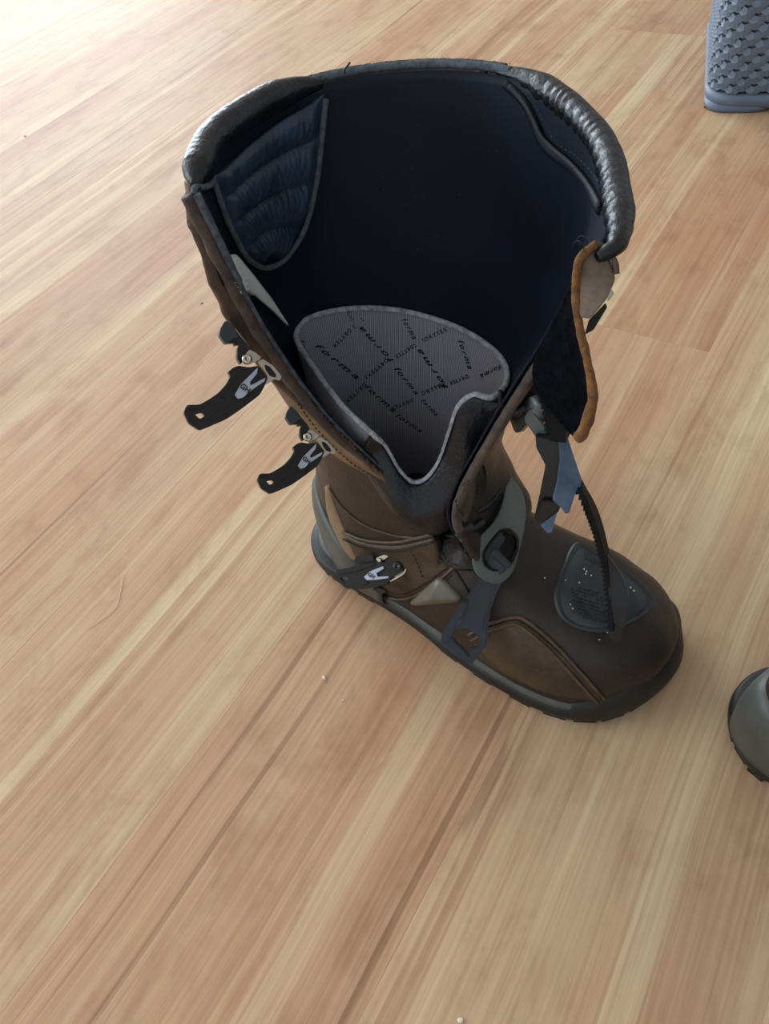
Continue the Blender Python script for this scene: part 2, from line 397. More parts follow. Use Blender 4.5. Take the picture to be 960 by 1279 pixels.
def shell_pt(a, z, off=0):
    """point of the outer shell, a 0..7 in columns; off = outward offset"""
    def q(a_):
        p = cr([Vector((x, y, z)) for x, y in ring(z)], a_ / 7); return p
    p = q(a)
    if off:
        d = q(min(a + .05, 7)) - q(max(a - .05, 0)); n = Vector((-d.y, d.x, 0)).normalized()   # outward: a runs lateral->back->medial (clockwise)
        p = p + n * off
    return lw(p.x, p.y, z)
# sign check for the outward normal
_c = lw(.1, 0, .2); _s = 1 if (shell_pt(3, .2, .01) - _c).length > (shell_pt(3, .2) - _c).length else -1
def sp(a, z, off=0): return shell_pt(a, z, off * _s)
NA = 120
def zrange(z0, z1, n): return [z0 + (z1 - z0) * i / (n - 1) for i in range(n)]
def wrinkle(p, s=26, amp=.0012):
    return noise.noise(p * s) * amp + noise.noise(p * s * 2.7) * amp * .35
def panel(name, a0, a1, z0, z1, mt, off=0, thick=.003, na=40, nz=50, wr=.0012, zfun=None):
    rows = []; ins = []
    for i in range(nz):
        r = []; s = []
        for j in range(na):
            a = a0 + (a1 - a0) * j / (na - 1); t = i / (nz - 1)
            zt, zb = (zfun(a) if zfun else (z0, z1)); z = zt + (zb - zt) * t
            p = sp(a, z); o = off + wrinkle(p, amp=wr)
            r.append(sp(a, z, o)); s.append(sp(a, z, off - thick))
        rows.append(r); ins.append(s)
    V, F = grid(rows); V2, F2 = grid(ins); n = len(V); m = na; R = nz
    F = F + [tuple(x + n for x in f) for f in F2]
    b = list(range(m)) + [i * m + m - 1 for i in range(1, R)] + [(R - 1) * m + j for j in range(m - 2, -1, -1)] + [i * m for i in range(R - 2, 0, -1)]
    for x, y in zip(b, b[1:] + b[:1]): F.append((x, x + n, y + n, y))
    return part(name, V + V2, F, mt)
def flap_z(a):                      # the lateral flap ends in a slanting hem above the ankle
    return (.352 - .006 * max(0, 1 - a / .5), .150 + .035 * min(a / 1.4, 1))
lat = panel('lateral_flap', 0, 2.0, 0, 0, 'tan', off=.0015, thick=.004, na=36, nz=60, zfun=flap_z)
back = panel('back_panel', 2.0, 4.6, .352, .10, 'brown', off=.001, thick=.003, na=50, nz=50)
front = panel('front_panel', 4.6, 7, .350, .092, 'black', off=.002, thick=.003, na=46, nz=60, wr=.002)
ankle = panel('ankle_panel', .0, 3.6, .185, .02, 'dark_brown', off=.0, thick=.003, na=60, nz=36, wr=.0015)
ankle_in = panel('medial_ankle_panel', 3.6, 7, .11, .02, 'dark_brown', off=.001, thick=.003, na=46, nz=16)

# ---- black lining inside the shaft
rows = []
for i in range(70):
    z = .350 + (.03 - .350) * i / 69
    rows.append([sp(7 * j / 139, z, -.0045 + .0006 * noise.noise(sp(7 * j / 139, z) * 30)) for j in range(140)])
V, F = grid(rows); lining = part('lining', V, F, 'lining')
sm = lining.modifiers.new('thickness', 'SOLIDIFY'); sm.thickness = .0012; sm.offset = 0

# ---- foot
ST = [(.10, -.053, .030, .100, -.005), (.14, -.062, .032, .106, -.008), (.17, -.070, .034, .104, -.012), (.20, -.077, .036, .092, -.015), (.23, -.0815, .037, .083, -.018),
      (.26, -.079, .034, .076, -.020), (.283, -.068, .027, .067, -.018), (.299, -.050, .014, .055, -.015), (.308, -.030, .001, .042, -.013), (.310, -.018, -.009, .031, -.013)]
def foot_sec(s):
    k = cr([Vector(q[:3]) for q in ST], s); m = cr([Vector((q[3], q[4], 0)) for q in ST], s)
    return k.x, k.y, k.z, m.x, m.y
def foot_pt(s, u, off=0):
    x, yl, ym, h, yc = foot_sec(s); z0 = .02
    # superellipse-like arch from lateral edge (u=0) to medial edge (u=1)
    a = math.pi * (1 - u); c, sn = math.cos(a), math.sin(a)
    e = .72
    ww = (yc - yl) if c < 0 else (ym - yc)
    y = yc + math.copysign(abs(c) ** e, c) * ww if abs(c) > 1e-6 else yc
    z = z0 + (h - z0) * (sn ** .86)
    return lw(x, y, z)
NS, NU = 70, 60
rows = [[foot_pt(i / (NS - 1), j / (NU - 1)) for j in range(NU)] for i in range(NS)]
N = normals(rows)
cc = lw(.2, -.02, .05)
fs = 1 if N[20][30].z > 0 else -1
rows = [[p + N[i][j] * fs * wrinkle(p, 34, .0014) for j, p in enumerate(r)] for i, r in enumerate(rows)]
V, F = grid(rows); last = (NS - 1) * NU
F.append(tuple(last + j for j in range(NU)))
vamp = part('vamp', V, F, 'dark_brown')

def bvh(*obs):
    vs = []; fs_ = []
    for o in obs:
        n = len(vs); vs += [v.co.copy() for v in o.data.vertices]; fs_ += [tuple(i + n for i in p.vertices) for p in o.data.polygons]
    return BVHTree.FromPolygons(vs, fs_)
def hit(tree, px, py):
    loc, n, i, d = tree.ray_cast(CAM, ray(px, py))
    if loc is None: return None, None
    if n.dot(ray(px, py)) > 0: n = -n
    return loc, n
def smooth_n(tree, px, py, r=3):
    ns = Vector()
    for dx, dy in ((0, 0), (r, 0), (-r, 0), (0, r), (0, -r)):
        l, n = hit(tree, px + dx, py + dy)
        if n: ns += n
    return ns.normalized() if ns.length else None
def surf(tree, px, py, off=0, r=3):
    l, n = hit(tree, px, py)
    if l is None:
        for d in (2, 4, 7, 11, 16, 22, 30):
            for q in range(12):
                x = px + d * math.cos(q * math.pi / 6); y = py + d * math.sin(q * math.pi / 6); l, n = hit(tree, x, y)
                if l is not None: px, py = x, y; break
            if l is not None: break
    if l is None: return None, None
    n = smooth_n(tree, px, py, r); return l + n * off, n
def on_path(tree, pts, n, off, smooth=True):
    c = crs([(*p, 0) for p in pts], n) if smooth else poly([(*p, 0) for p in pts], n)
    P = []; Nn = []
    for q in c:
        l, nn = surf(tree, q.x, q.y, off)
        if l is not None: P.append(l); Nn.append(nn)
    return P, Nn
def patch(name, tree, left, right, nu, nv, off, mt, parent=None, thick=.0015, bump=None):
    """a piece lying on a surface between two lines seen in the picture, raised off it with real thickness"""
    A = even([(*p, 0) for p in left], nv); B = even([(*p, 0) for p in right], nv)
    rows = []; base = []; prev = None
    for i in range(nv):
        r = []; b = []
        for j in range(nu):
            q = A[i].lerp(B[i], j / (nu - 1)); l, n = surf(tree, q.x, q.y, 0, 4)
            if l is None:
                if r: l, n = r0
                elif prev: l, n = prev[j]
                else: l, n = None, None
            if l is None: raise RuntimeError('patch miss %s %.0f %.0f' % (name, q.x, q.y))
            r0 = (l, n)
            e = min(i, nv - 1 - i, j, nu - 1 - j); k = {0: .25, 1: .8}.get(e, 1)
            h = off * k + (bump(j / (nu - 1), i / (nv - 1)) if bump and e > 0 else 0)
            r.append((l, n)); b.append(h)
        rows.append([l + n * h for (l, n), h in zip(r, b)]); base.append([l - n * thick for l, n in r]); prev = r
    V, F = grid(rows); V2, F2 = grid(base); n = len(V); m = nu; R = nv
    F = F + [tuple(x + n for x in f) for f in F2]
    bb = list(range(m)) + [i * m + m - 1 for i in range(1, R)] + [(R - 1) * m + j for j in range(m - 2, -1, -1)] + [i * m for i in range(R - 2, 0, -1)]
    for x, y in zip(bb, bb[1:] + bb[:1]): F.append((x, x + n, y + n, y))
    return part(name, V + V2, F, mt, parent)
def seam(name, tree, pts, rad, mt, parent=None, off=0, n=None, smooth=True, squash=.7):
    L = sum(math.dist(a, b) for a, b in zip(pts, pts[1:]))
    P, Nn = on_path(tree, pts, n or max(8, int(L / 3)), off, smooth)
    if len(P) < 3: return None
    return tube(name, P, rad, M[mt], parent or boot, 6, squash, Nn)
def stitches(name, tree, pts, mt='thread', step=7, dash=4.2, rad=.00045, parent=None, off=.0003):
    """a row of separate stitches; one part"""
    c = crs([(*p, 0) for p in pts], 200); c = [Vector((q.x, q.y, 0)) for q in c]
    L = sum((a - b).length for a, b in zip(c, c[1:])); n = max(2, int(L / step)); dense = poly(c, n * 8 + 1)
    V = []; F = []
    for k in range(n):
        seg = dense[k * 8: k * 8 + int(8 * dash / step) + 1]; P = []; 
        for q in seg[::2]:
            l, nn = surf(tree, q.x, q.y, off)
            if l is not None: P.append((l, nn))
        if len(P) < 2: continue
        for i in range(len(P) - 1):
            (a, na), (b, nb) = P[i], P[i + 1]; t = (b - a).normalized(); s = t.cross(na).normalized() * rad; u = na * rad * 1.2; o = len(V)
            V += [a - s, a + u, a + s, b - s, b + u, b + s]; F += [(o, o + 1, o + 4, o + 3), (o + 1, o + 2, o + 5, o + 4), (o, o + 3, o + 5, o + 2), (o, o + 2, o + 1), (o + 3, o + 4, o + 5)]
    return part(name, V, F, mt, parent, smooth=False)

# ---- sole
OUT = [(.0105, .002), (.0125, -.018), (.0225, -.034), (.04, -.045), (.07, -.051), (.10, -.056), (.132, -.063), (.164, -.073), (.20, -.081), (.235, -.0855), (.262, -.083), (.283, -.073), (.300, -.055), (.311, -.033), (.315, -.012), (.310, .006), (.302, .022), (.28, .034),
       (.25, .040), (.22, .041), (.18, .038), (.14, .034), (.10, .034), (.06, .036), (.03, .033), (.0175, .020)]
def outline(n):
    P = [Vector((x, y, 0)) for x, y in OUT]; P = P + P[:1]
    ext = P[-4:-1] + P + P[1:4]; c = [cr(ext, (3 + (len(P) - 1) * i / n) / (len(ext) - 1)) for i in range(n)]
    return c
OC = outline(180); CEN = Vector((.16, -.015, 0))
def inset(p, i, d):
    a = OC[(i - 2) % 180]; b = OC[(i + 2) % 180]; t = b - a; n = Vector((t.y, -t.x, 0)).normalized()
    if (p + n * .001 - CEN).length < (p - CEN).length and (p.x < .05 or p.x > .28 or True):
        pass
    return p + n * d
_n = inset(OC[45], 45, .01); OS = 1 if abs(_n.y) > abs(OC[45].y) else -1
def sole_layer(name, prof, mt, zwave=None, heel_in=0):
    rows = []
    for (d, z) in prof:
        rows.append([lw(*(inset(p, i, (d - heel_in * max(0, min(1, (.10 - p.x) / .03))) * OS).xy), z + (zwave(p) if zwave else 0)) for i, p in enumerate(OC)])
    V, F = grid(rows, True); n = len(OC); F.append(tuple(range(n))); F.append(tuple((len(rows) - 1) * n + k for k in range(n)))
    return part(name, V, F, mt)
def heelrise(p): return .006 * max(0, min(1, (.13 - p.x) / .05))
sole_layer('outsole', [(-.012, .004), (-.003, .004), (-.0002, .006), (.0008, .010), (.0005, .015), (-.002, .018), (-.012, .018)], 'rubber')
sole_layer('midsole', [(-.012, .015), (-.0025, .015), (-.0012, .016), (-.0010, .0205), (-.0025, .0228), (-.010, .023), (-.02, .022)], 'midsole', heel_in=.006)
# tread lugs round the edge, each a block
for i in range(0, 180, 6):
    p = OC[i]; a = OC[(i - 1) % 180]; b = OC[(i + 1) % 180]; t = (b - a).normalized(); q = inset(p, i, -.0018 * OS); c = inset(p, i, -.016 * OS)
    if .105 < p.x < .135: continue
    L = 0
    for k in range(6): L += (OC[(i + k + 1) % 180] - OC[(i + k) % 180]).length
    hw = min(L * .42, .009); V = []
    for (pt, s) in ((q, -1), (q, 1), (c, 1), (c, -1)):
        for z, e in ((0, .0012), (.010, 0)):
            w_ = pt + t * s * (hw - e); V.append(lw(w_.x, w_.y, z))
    part('tread_lug', V, [(0, 2, 4, 6), (1, 3, 5, 7), (0, 1, 3, 2), (2, 3, 5, 4), (4, 5, 7, 6), (6, 7, 1, 0)], 'rubber', smooth=False)

# toe bumper: rubber rising over the toe
def band_on_outline(name, i0, i1, hfun, mt, d0=.0012, n=60, z0=.012, lean=.0):
    rows = [[] for _ in range(7)]
    for k in range(n):
        f = k / (n - 1); ii = i0 + (i1 - i0) * f; i = int(round(ii)) % 180; h = hfun(f)
        fi = ii - math.floor(ii); p = OC[int(math.floor(ii)) % 180].lerp(OC[(int(math.floor(ii)) + 1) % 180], fi)
        for r in range(7):
            t = r / 6; z = z0 + (h - z0) * t; d = d0 - lean * t * t * (h - z0) - (.002 if r == 6 else 0) - (.0004 if r == 5 else 0)
            q = inset(p, i, d * OS); rows[r].append(lw(q.x, q.y, z))
    inner = [inset_row for inset_row in rows]
    V, F = slab(rows, lambda i, j: (rows[i][j] - lw(.16, -.015, rows[i][j].z)).normalized() * .004)
    return part(name, V, F, mt)
def idx(x, side):
    """outline index nearest local x on the lateral (-1) or medial (+1) side"""
    best = min(range(180), key=lambda i: abs(OC[i].x - x) + (0 if (OC[i].y < -.012) == (side < 0) else 9)); return best
il, im = idx(.262, -1), idx(.27, 1)
band_on_outline('toe_bumper', il, im if im > il else im + 180, lambda f: .024 + .016 * math.sin(math.pi * f) ** .7, 'rubber', d0=.0015, lean=.30)
hl, hm = idx(.088, -1), idx(.07, 1)
if hm > hl: hm -= 180
# heel counter: grey plastic cup following the shaft just above the sole
rows = []
for r in range(9):
    t = r / 8; row = []
    for k in range(60):
        f = k / 59; a = .55 + f * 3.3; s = math.sin(math.pi * min(max(f, 0), 1)) ** .6
        top = .034 + .038 * s; z = .016 + (top - .016) * t
        row.append(sp(a, z, .003 + .0012 * math.sin(math.pi * t) - (.002 if r == 8 else 0) + .001 * (1 - t)))
    rows.append(row)
V, F = slab(rows, lambda i, j: (rows[i][j] - lw(.06, 0, rows[i][j].z)).normalized() * .003)
counter = part('heel_counter', V, F, 'counter')

# ================================================================== details of the boot
T_lin = bvh(lining); T_lat = bvh(lat); T_vamp = bvh(vamp); T_front = bvh(front, vamp)
T_low = bvh(vamp, ankle, ankle_in, front); T_out = bvh(lat, ankle, front, vamp, ankle_in)

def face_plane(a, b):
    """plane that holds the line a-b and otherwise faces the viewer's side"""
    ax = (b - a).normalized(); v = CAM - (a + b) / 2; n = (v - ax * v.dot(ax)).normalized(); return a, n
def oplane(pts, pl, off=0, s=1.0, dx=0, dy=0):
    o, n = pl; return [onplane(x / s + dx, y / s + dy, o + n * off, n) for x, y in pts]

# ---- grey bootie inside the shaft
LR = [(462, 540, .192), (425, 505, .205), (385, 450, .212), (366, 418, 0), (385, 396, 0), (440, 384, 0), (500, 387, 0), (560, 403, 0), (605, 426, 0), (632, 452, 0), (632, 478, .208), (615, 497, .212), (592, 494, .212),
      (573, 508, .205), (562, 540, .186), (550, 575, .166), (533, 598, .155), (514, 603, .153), (497, 587, .162), (480, 558, .177)]
LP = []
for x, y, z in LR:
    if z: LP.append(at(x, y, z))
    else:
        l, n = surf(T_lin, x, y, .0022); LP.append(l)
LC = [cr([LP[-2], LP[-1]] + LP + [LP[0], LP[1]] , (2 + len(LP) * i / 160) / (len(LP) + 3)) for i in range(160)]
def local(p):
    q = p - BO; return Vector((q.dot(BT), q.dot(BL), q.z))
rows = []; NVL = 36
for i in range(NVL):
    t = i / (NVL - 1); r = []
    for k, p in enumerate(LC):
        q = local(p); c = Vector((.095, -.003)); d = Vector((q.x, q.y)) - c; an = math.atan2(d.y, d.x)
        e1 = c + Vector((.056 * math.cos(an), .031 * math.sin(an))); e2 = Vector((.08, -.002)) + Vector((.05 * math.cos(an), .028 * math.sin(an)))
        zz = .12
        if t < .6: u = t / .6; u2 = u ** 1.0; x = q.x + (e1.x - q.x) * u2; y = q.y + (e1.y - q.y) * u2; z = q.z + (zz - q.z) * u
        else: u = (t - .6) / .4; x = e1.x + (e2.x - e1.x) * u; y = e1.y + (e2.y - e1.y) * u; z = zz + (.035 - zz) * u
        pp = lw(x, y, z); inw = (lw(.095, -.003, z) - pp).normalized()
        r.append(pp + inw * (.0022 * max(0, noise.noise(pp * 38)) * min(1, t * 6) + .0012 * noise.noise(pp * 80) * min(1, t * 6)))
    rows.append(r)
V, F = grid(rows, True); liner = part('bootie_liner', V, F, 'fabric')
uvl = liner.data.uv_layers.new(name='UVMap'); per = [0]
for k in range(160): per.append(per[-1] + (LC[(k + 1) % 160] - LC[k]).length)
vi = {}
for p in liner.data.polygons:
    js = [v % 160 for v in p.vertices]; wrap = 0 in js and 159 in js
    for li, v in zip(p.loop_indices, p.vertices):
        j = v % 160; uvl.data[li].uv = (per[160] if (wrap and j == 0) else per[j], v // 160 * .004)
M['fabric'].node_tree.nodes['Mapping'].inputs['Scale'].default_value = (235, .1, 1)
sm = liner.modifiers.new('thickness', 'SOLIDIFY'); sm.thickness = .0012; sm.offset = 1
insole = part('insole', [lw(.08 + .055 * math.cos(a) , -.002 + .032 * math.sin(a), .036) for a in [2 * math.pi * k / 40 for k in range(40)]], [tuple(range(40))], 'lining')
bind = [p + Vector((0, 0, .0006)) for p in LC] + [LC[0] + Vector((0, 0, .0006))]
tube('liner_binding', bind, lambda i, k, a: .0019 * (1 + .12 * noise.noise(bind[i] * 400)), M['fabric_edge'], boot, 8)
T_bootie = bvh(liner)

# printed words on the bootie
SPACING = [1.0]
def text_mesh(s, size, shear=.0, bold=0, extr=0):
    cu = bpy.data.curves.new('t', 'FONT'); cu.body = s; cu.size = size; cu.shear = shear; cu.offset = bold; cu.space_character = SPACING[0]; cu.align_x = 'CENTER'; cu.align_y = 'CENTER'; cu.resolution_u = 3
    o = bpy.data.objects.new('t', cu); COL.objects.link(o); bpy.context.view_layer.update()
    dg = bpy.context.evaluated_depsgraph_get(); me = bpy.data.meshes.new_from_object(o.evaluated_get(dg))
    V = [v.co.copy() for v in me.vertices]; F = [tuple(p.vertices) for p in me.polygons]
    bpy.data.objects.remove(o); bpy.data.meshes.remove(me); bpy.data.curves.remove(cu)
    return V, F
def print_on(tree, words, parent, mt='ink', name='printed_lettering', off=.0005):
    AV = []; AF = []
    for s, cx, cy, dx, dy, size, shear, bold in words:
        V, F = text_mesh(s, size, shear, bold); L = math.hypot(dx, dy); ux, uy = dx / L, dy / L; o = len(AV); P = []
        w_ = max(abs(v.x) for v in V); k = L / 2 / w_
        for v in V:
            x = v.x * k; y = v.y
            px = cx + ux * x + uy * y; py = cy + uy * x - ux * y
            l, n = hit(tree, px, py)
            P.append(l + n * off if l is not None else None)
        if any(p is None for p in P): continue
        AV += P; AF += [tuple(i + o for i in f) for f in F]
    me = bpy.data.meshes.new(name); me.from_pydata(AV, [], AF); me.materials.append(M[mt]); ob = bpy.data.objects.new(name, me); COL.objects.link(ob); ob.parent = parent
    return ob
def c4(x, y): return (360 + x / 3, 370 + y / 3)
words = []
SPACING[0] = 1.35
def wd(s, x0, y0, x1, y1, size, shear=0, bold=0):
    a = c4(x0, y0); b = c4(x1, y1); words.append((s, (a[0] + b[0]) / 2, (a[1] + b[1]) / 2, b[0] - a[0], b[1] - a[1], size, shear, bold))
wd('DRYTEX', 232, 122, 168, 188, 7, 0, .12)
wd('DRYTEX', 372, 235, 298, 298, 7, 0, .12)
wd('DRYTEX', 468, 185, 402, 228, 7, 0, .12)
wd('DRYTEX', 512, 162, 596, 122, 7, 0, .12)
wd('DRYTEX', 672, 298, 606, 326, 7, 0, .12)
wd('DRYTEX', 290, 325, 215, 395, 7, 0, .12)
wd('DRYTEX', 500, 365, 590, 328, 7, 0, .12)
wd('DRYTEX', 470, 385, 385, 420, 6.5, 0, .12)
wd('forma', 95, 175, 262, 305, 9.5, .4, .15)
wd('forma', 395, 250, 268, 115, 9.5, .4, .15)
wd('forma', 430, 80, 476, 158, 9.5, .4, .15)
wd('forma', 598, 352, 488, 198, 9.5, .4, .15)
wd('forma', 642, 158, 684, 272, 9, .4, .12)
wd('forma', 285, 330, 400, 430, 9, .4, .12)
wd('forma', 400, 262, 485, 365, 9, .4, .12)
wd('forma', 400, 440, 500, 505, 8.5, .4, .12)
wd('forma', 500, 385, 560, 445, 8.5, .4, .12)
wd('forma', 800, 262, 722, 300, 8, .35, .2)
wd('forma', 45, 160, 85, 260, 8, .35, .1)
wd('forma', 222, 58, 242, 88, 8, .35, .1)
wd('forma', 330, 48, 272, 80, 8, .35, .1)
for (x, y) in ((246, 112), (276, 85), (290, 300), (505, 163), (674, 297), (474, 182)):
    words.append((':', *c4(x, y), 1.6, -1.4, 9, 0, .3))
print_on(T_bootie, words, liner); SPACING[0] = 1.0

# ---- navy leather gusset below the V of the bootie
GB = [(452, 566, .176), (470, 602, .152), (495, 636, .135), (520, 656, .122), (540, 662, .118), (556, 656, .122), (578, 622, .14), (602, 566, .170), (632, 505, .210)]
GT = [LP[0], LP[19], LP[18], LP[17], LP[16], LP[15], LP[14], LP[13], LP[12]]
gt = crs(GT, 50); gb = crs([at(*g) for g in GB], 50); rows = []
gc = lw(.12, 0, .15)
for i in range(24):
    t = i / 23; r = []
    for kk, (a, b) in enumerate(zip(gt, gb)):
        p = a.lerp(b, t); o = (p - gc); bw = min(1, kk / 14, (49 - kk) / 10); o.z *= .2; o.normalize()
        r.append(p + o * (.0016 * bw + .007 * bw * math.sin(math.pi * t) ** .8 + wrinkle(p, 60, .002) * math.sin(math.pi * t)))
    rows.append(r)
V, F = grid(rows); g = part('gusset', V, F, 'black'); sm = g.modifiers.new('thickness', 'SOLIDIFY'); sm.thickness = .002

# ---- rims
def rimpath(a0, a1, n, off, z=.350, zf=None): return [sp(a0 + (a1 - a0) * i / (n - 1), zf(i / (n - 1)) if zf else z, off) for i in range(n)]
def taper(i, n, e=.12):
    t = i / (n - 1); return min(1, (min(t, 1 - t) / e + .18)) ** .6
n = 110; P = rimpath(.42, 3.16, n, -.0035, zf=lambda t: .350 + .004 * math.sin(math.pi * t))
tube('padded_collar_roll', P, lambda i, k, a: .0078 * taper(i, n, .22) * (1 + .05 * noise.noise(P[i] * 120 + Vector((0, 0, k * .12))) + .035 * noise.noise(Vector((i * .9, k * .15, 0)))), M['black'], boot, 20)
n2 = 300; P2 = even([tuple(p) for p in rimpath(4.72, 6.86, 40, -.0002, zf=lambda t: .350 - .003 * t)] + [tuple(lw(.2445, -.044, .3465)), tuple(lw(.240, -.053, .345))], n2, 6)
def ruf(i, k, a):
    s = i * .34 + 5 * noise.noise(Vector((i * .022, 0, 0))); amp = .11 * min(1, i / 60) * (1 + .8 * noise.noise(Vector((i * .05, 5, 0))))
    return .0061 * taper(i, n2, .2) * (1 + amp * math.sin(s * 1.6 + .5 * math.sin(a)) * (.5 + .5 * math.cos(a + 2.2)) + .05 * noise.noise(P2[i] * 90 + Vector((0, 0, k * .2))))
tube('ruffled_collar_roll', P2, ruf, M['black'], boot, 20)
n = 80; P = rimpath(3.1, 4.85, n, -.0008, z=.3515)
tube('rim_piping', P, lambda i, k, a: .0022 * (1 + .15 * noise.noise(P[i] * 500 + Vector((k, 0, 0)))), M['piping'], boot, 8)
P3 = rimpath(3.0, 4.75, n, .0035, z=.351)
tube('frayed_leather_rim', P3, lambda i, k, a: .0016 * (1 + .3 * noise.noise(P3[i] * 600 + Vector((k, 0, 0)))), M['edge'], boot, 8)
# loose threads on the frayed rim
rt = random.Random(5)
V = []; F = []
for k in range(60):
    a = rt.uniform(2.95, 4.8); p = sp(a, .352, .004); d = Vector((rt.uniform(-1, 1), rt.uniform(-1, 1), rt.uniform(.2, 1))).normalized() * rt.uniform(.001, .0028)
    s = Vector((d.y, -d.x, 0)).normalized() * .00018; o = len(V); u = Vector((0, 0, .00018))
    V += [p - s, p + s, p + u, p + d]; F += [(o, o + 1, o + 3), (o + 1, o + 2, o + 3), (o + 2, o, o + 3)]
part('frayed_threads', V, F, 'suede', smooth=False)['kind'] = 'stuff'
th = [at(430, 92, .354), at(431, 86, .357), at(434, 82, .359), at(437, 78, .36)]
tube('loose_thread', crs(th, 12), .0005, M['ink'], boot, 5)
# lateral flap edge: raw edge and grey piping
ez = zrange(.350, .153, 90)
P = [sp(.02, z, .0012 + .0012 * noise.noise(Vector((z * 60, 0, 0)))) for z in ez]
tube('raw_flap_edge', P, lambda i, k, a: .0030 * min(1, (90 - i) / 25) * (1 + .16 * noise.noise(P[i] * 150 + Vector((k * .5, 0, 0)))), M['edge'], boot, 10)
P = [sp(.03, z, -.0034) for z in ez]
tube('flap_edge_piping', P, lambda i, k, a: (.0023 if i < 22 else .0016) * (1 + .15 * noise.noise(P[i] * 400 + Vector((k, 0, 0)))), M['piping'], boot, 8)
# dark folded leather bulging outside the flap edge
rows = []
for i in range(70):
    t = i / 69; z = .3485 + (.215 - .3525) * t; wd_ = max(math.sin(math.pi * min(1, t * 1.02)) ** .7, .75 * (1 - t) ** 3); r = []
    for j in range(14):
        s = j / 13; a = .02 + s * (.10 + .62 * wd_)
        r.append(sp(a, z, .0018 + (.0075 * math.sin(math.pi * (s * .9 + .1)) ** .8) * (.25 + .75 * wd_) * min(1, t * 9 + .08) + wrinkle(sp(a, z), 70, .0016)))
    rows.append(r)
V, F = slab(rows, lambda i, j: (rows[i][j] - _c).normalized() * .003 * Vector((1, 1, 0)).length)
fold = part('folded_leather_band', V, F, 'fold')
# ankle end of the flap: hem stitching
T_lat2 = bvh(lat, fold)
for pts in ([(372, 503), (400, 540), (440, 578), (480, 602)], [(385, 490), (430, 535), (470, 575), (492, 600)]):
    stitches('stitching', T_lat2, pts, 'thread', 6, 4, .0005)
# medial flap edge, tan and dark
P = [sp(6.98, z, .001) for z in zrange(.262, .125, 60)]
tube('medial_flap_edge', P, lambda i, k, a: .0030 * (1 + .15 * noise.noise(P[i] * 150 + Vector((k * .5, 0, 0)))), M['edge'], boot, 10)
P = [sp(6.9, z, -.002) for z in zrange(.345, .25, 50)]
tube('medial_edge_binding', P, .0022, M['lining'], boot, 8)

# ---- quilted panel in the lining
def quilt(u, v):
    k = (v * 4.0) % 1.0; return .0052 * (math.sin(math.pi * k) ** .55) * min(1, math.sin(math.pi * min(max(u, .02), .98)) * 3.2) + .0007 * noise.noise(Vector((u * 46, v * 11, 3))) + .0004 * noise.noise(Vector((u * 110, v * 20, 8)))
def bowed(name, tree, left, right, nu, nv, bow, hfun, mt, off):
    A = even([(*p, 0) for p in left], nv); B = even([(*p, 0) for p in right], nv); rows = []; base = []; prev = None
    for i in range(nv):
        r = []; b = []; d = B[i] - A[i]; pn = Vector((d.y, -d.x, 0)).normalized()
        for j in range(nu):
            u = j / (nu - 1); q = A[i].lerp(B[i], u) + pn * bow * math.sin(math.pi * u) * (1 if i else .3)
            l, n = surf(tree, q.x, q.y, 0, 4)
            if l is None: l, n = r0
            r0 = (l, n); r.append(l + n * (off + hfun(u, i / (nv - 1)))); b.append(l - n * .001)
        rows.append(r); base.append(b)
    V, F = slab(rows, lambda i, j: rows[i][j] - base[i][j]); return part(name, V, F, mt)
T_linx = T_lin
bowed('quilted_panel', T_linx, [(262, 222), (272, 250), (287, 288), (303, 314), (326, 330)], [(404, 116), (400, 160), (394, 215), (383, 262), (350, 326)], 70, 90, 10, quilt, 'rib', .0008)
seam('panel_piping', T_linx, [(259, 220), (266, 240), (276, 268), (287, 292), (303, 320), (322, 333), (340, 331), (356, 319), (374, 292), (385, 262), (395, 215), (401, 165), (406, 122)], .0017, 'piping', off=.0022, n=90, squash=1)
P = [sp(.10, .349, -.0015), sp(.35, .350, -.003), sp(.62, .347, -.007)]
l_, n_ = surf(T_linx, 262, 226, .002)
tube('panel_corner_piping', crs(P + ([l_] if l_ is not None else []), 20), .0017, M['piping'], boot, 8)
# dust on the lining
rt = random.Random(11); V = []; F = []
for k in range(46):
    cx, cy = rt.choice([(500, 230), (560, 150), (585, 185), (540, 280), (500, 250)]); l, n = hit(T_lin, cx + rt.gauss(0, 26), cy + rt.gauss(0, 26))
    if l is None: continue
    s = rt.uniform(.00015, .0005); o = len(V); u = Vector((s, 0, 0)); v = n.cross(u).normalized() * s; V += [l + n * .0004 - u, l + n * .0004 + v, l + n * .0004 + u, l + n * .0009 - v]; F += [(o, o + 1, o + 2), (o, o + 2, o + 3)]
part('dust_specks', V, F, 'piping', smooth=False)['kind'] = 'stuff'
# right side: facing and double stitched seam where the lining meets the ruffled collar
seam('collar_seam', T_lin, [(632, 104), (655, 125), (668, 150), (676, 172), (690, 190), (715, 208), (735, 230), (752, 262)], .0026, 'lining', off=.001, n=60)
seam('collar_binding', T_lin, [(640, 106), (660, 128), (672, 150), (682, 170), (698, 186), (720, 204), (740, 228), (756, 258)], .0013, 'seamd', off=.0028, n=60)
stitches('stitching', T_lin, [(648, 108), (668, 130), (682, 156), (696, 178), (722, 196), (742, 218), (758, 245)], 'piping', 6, 4, .00035)

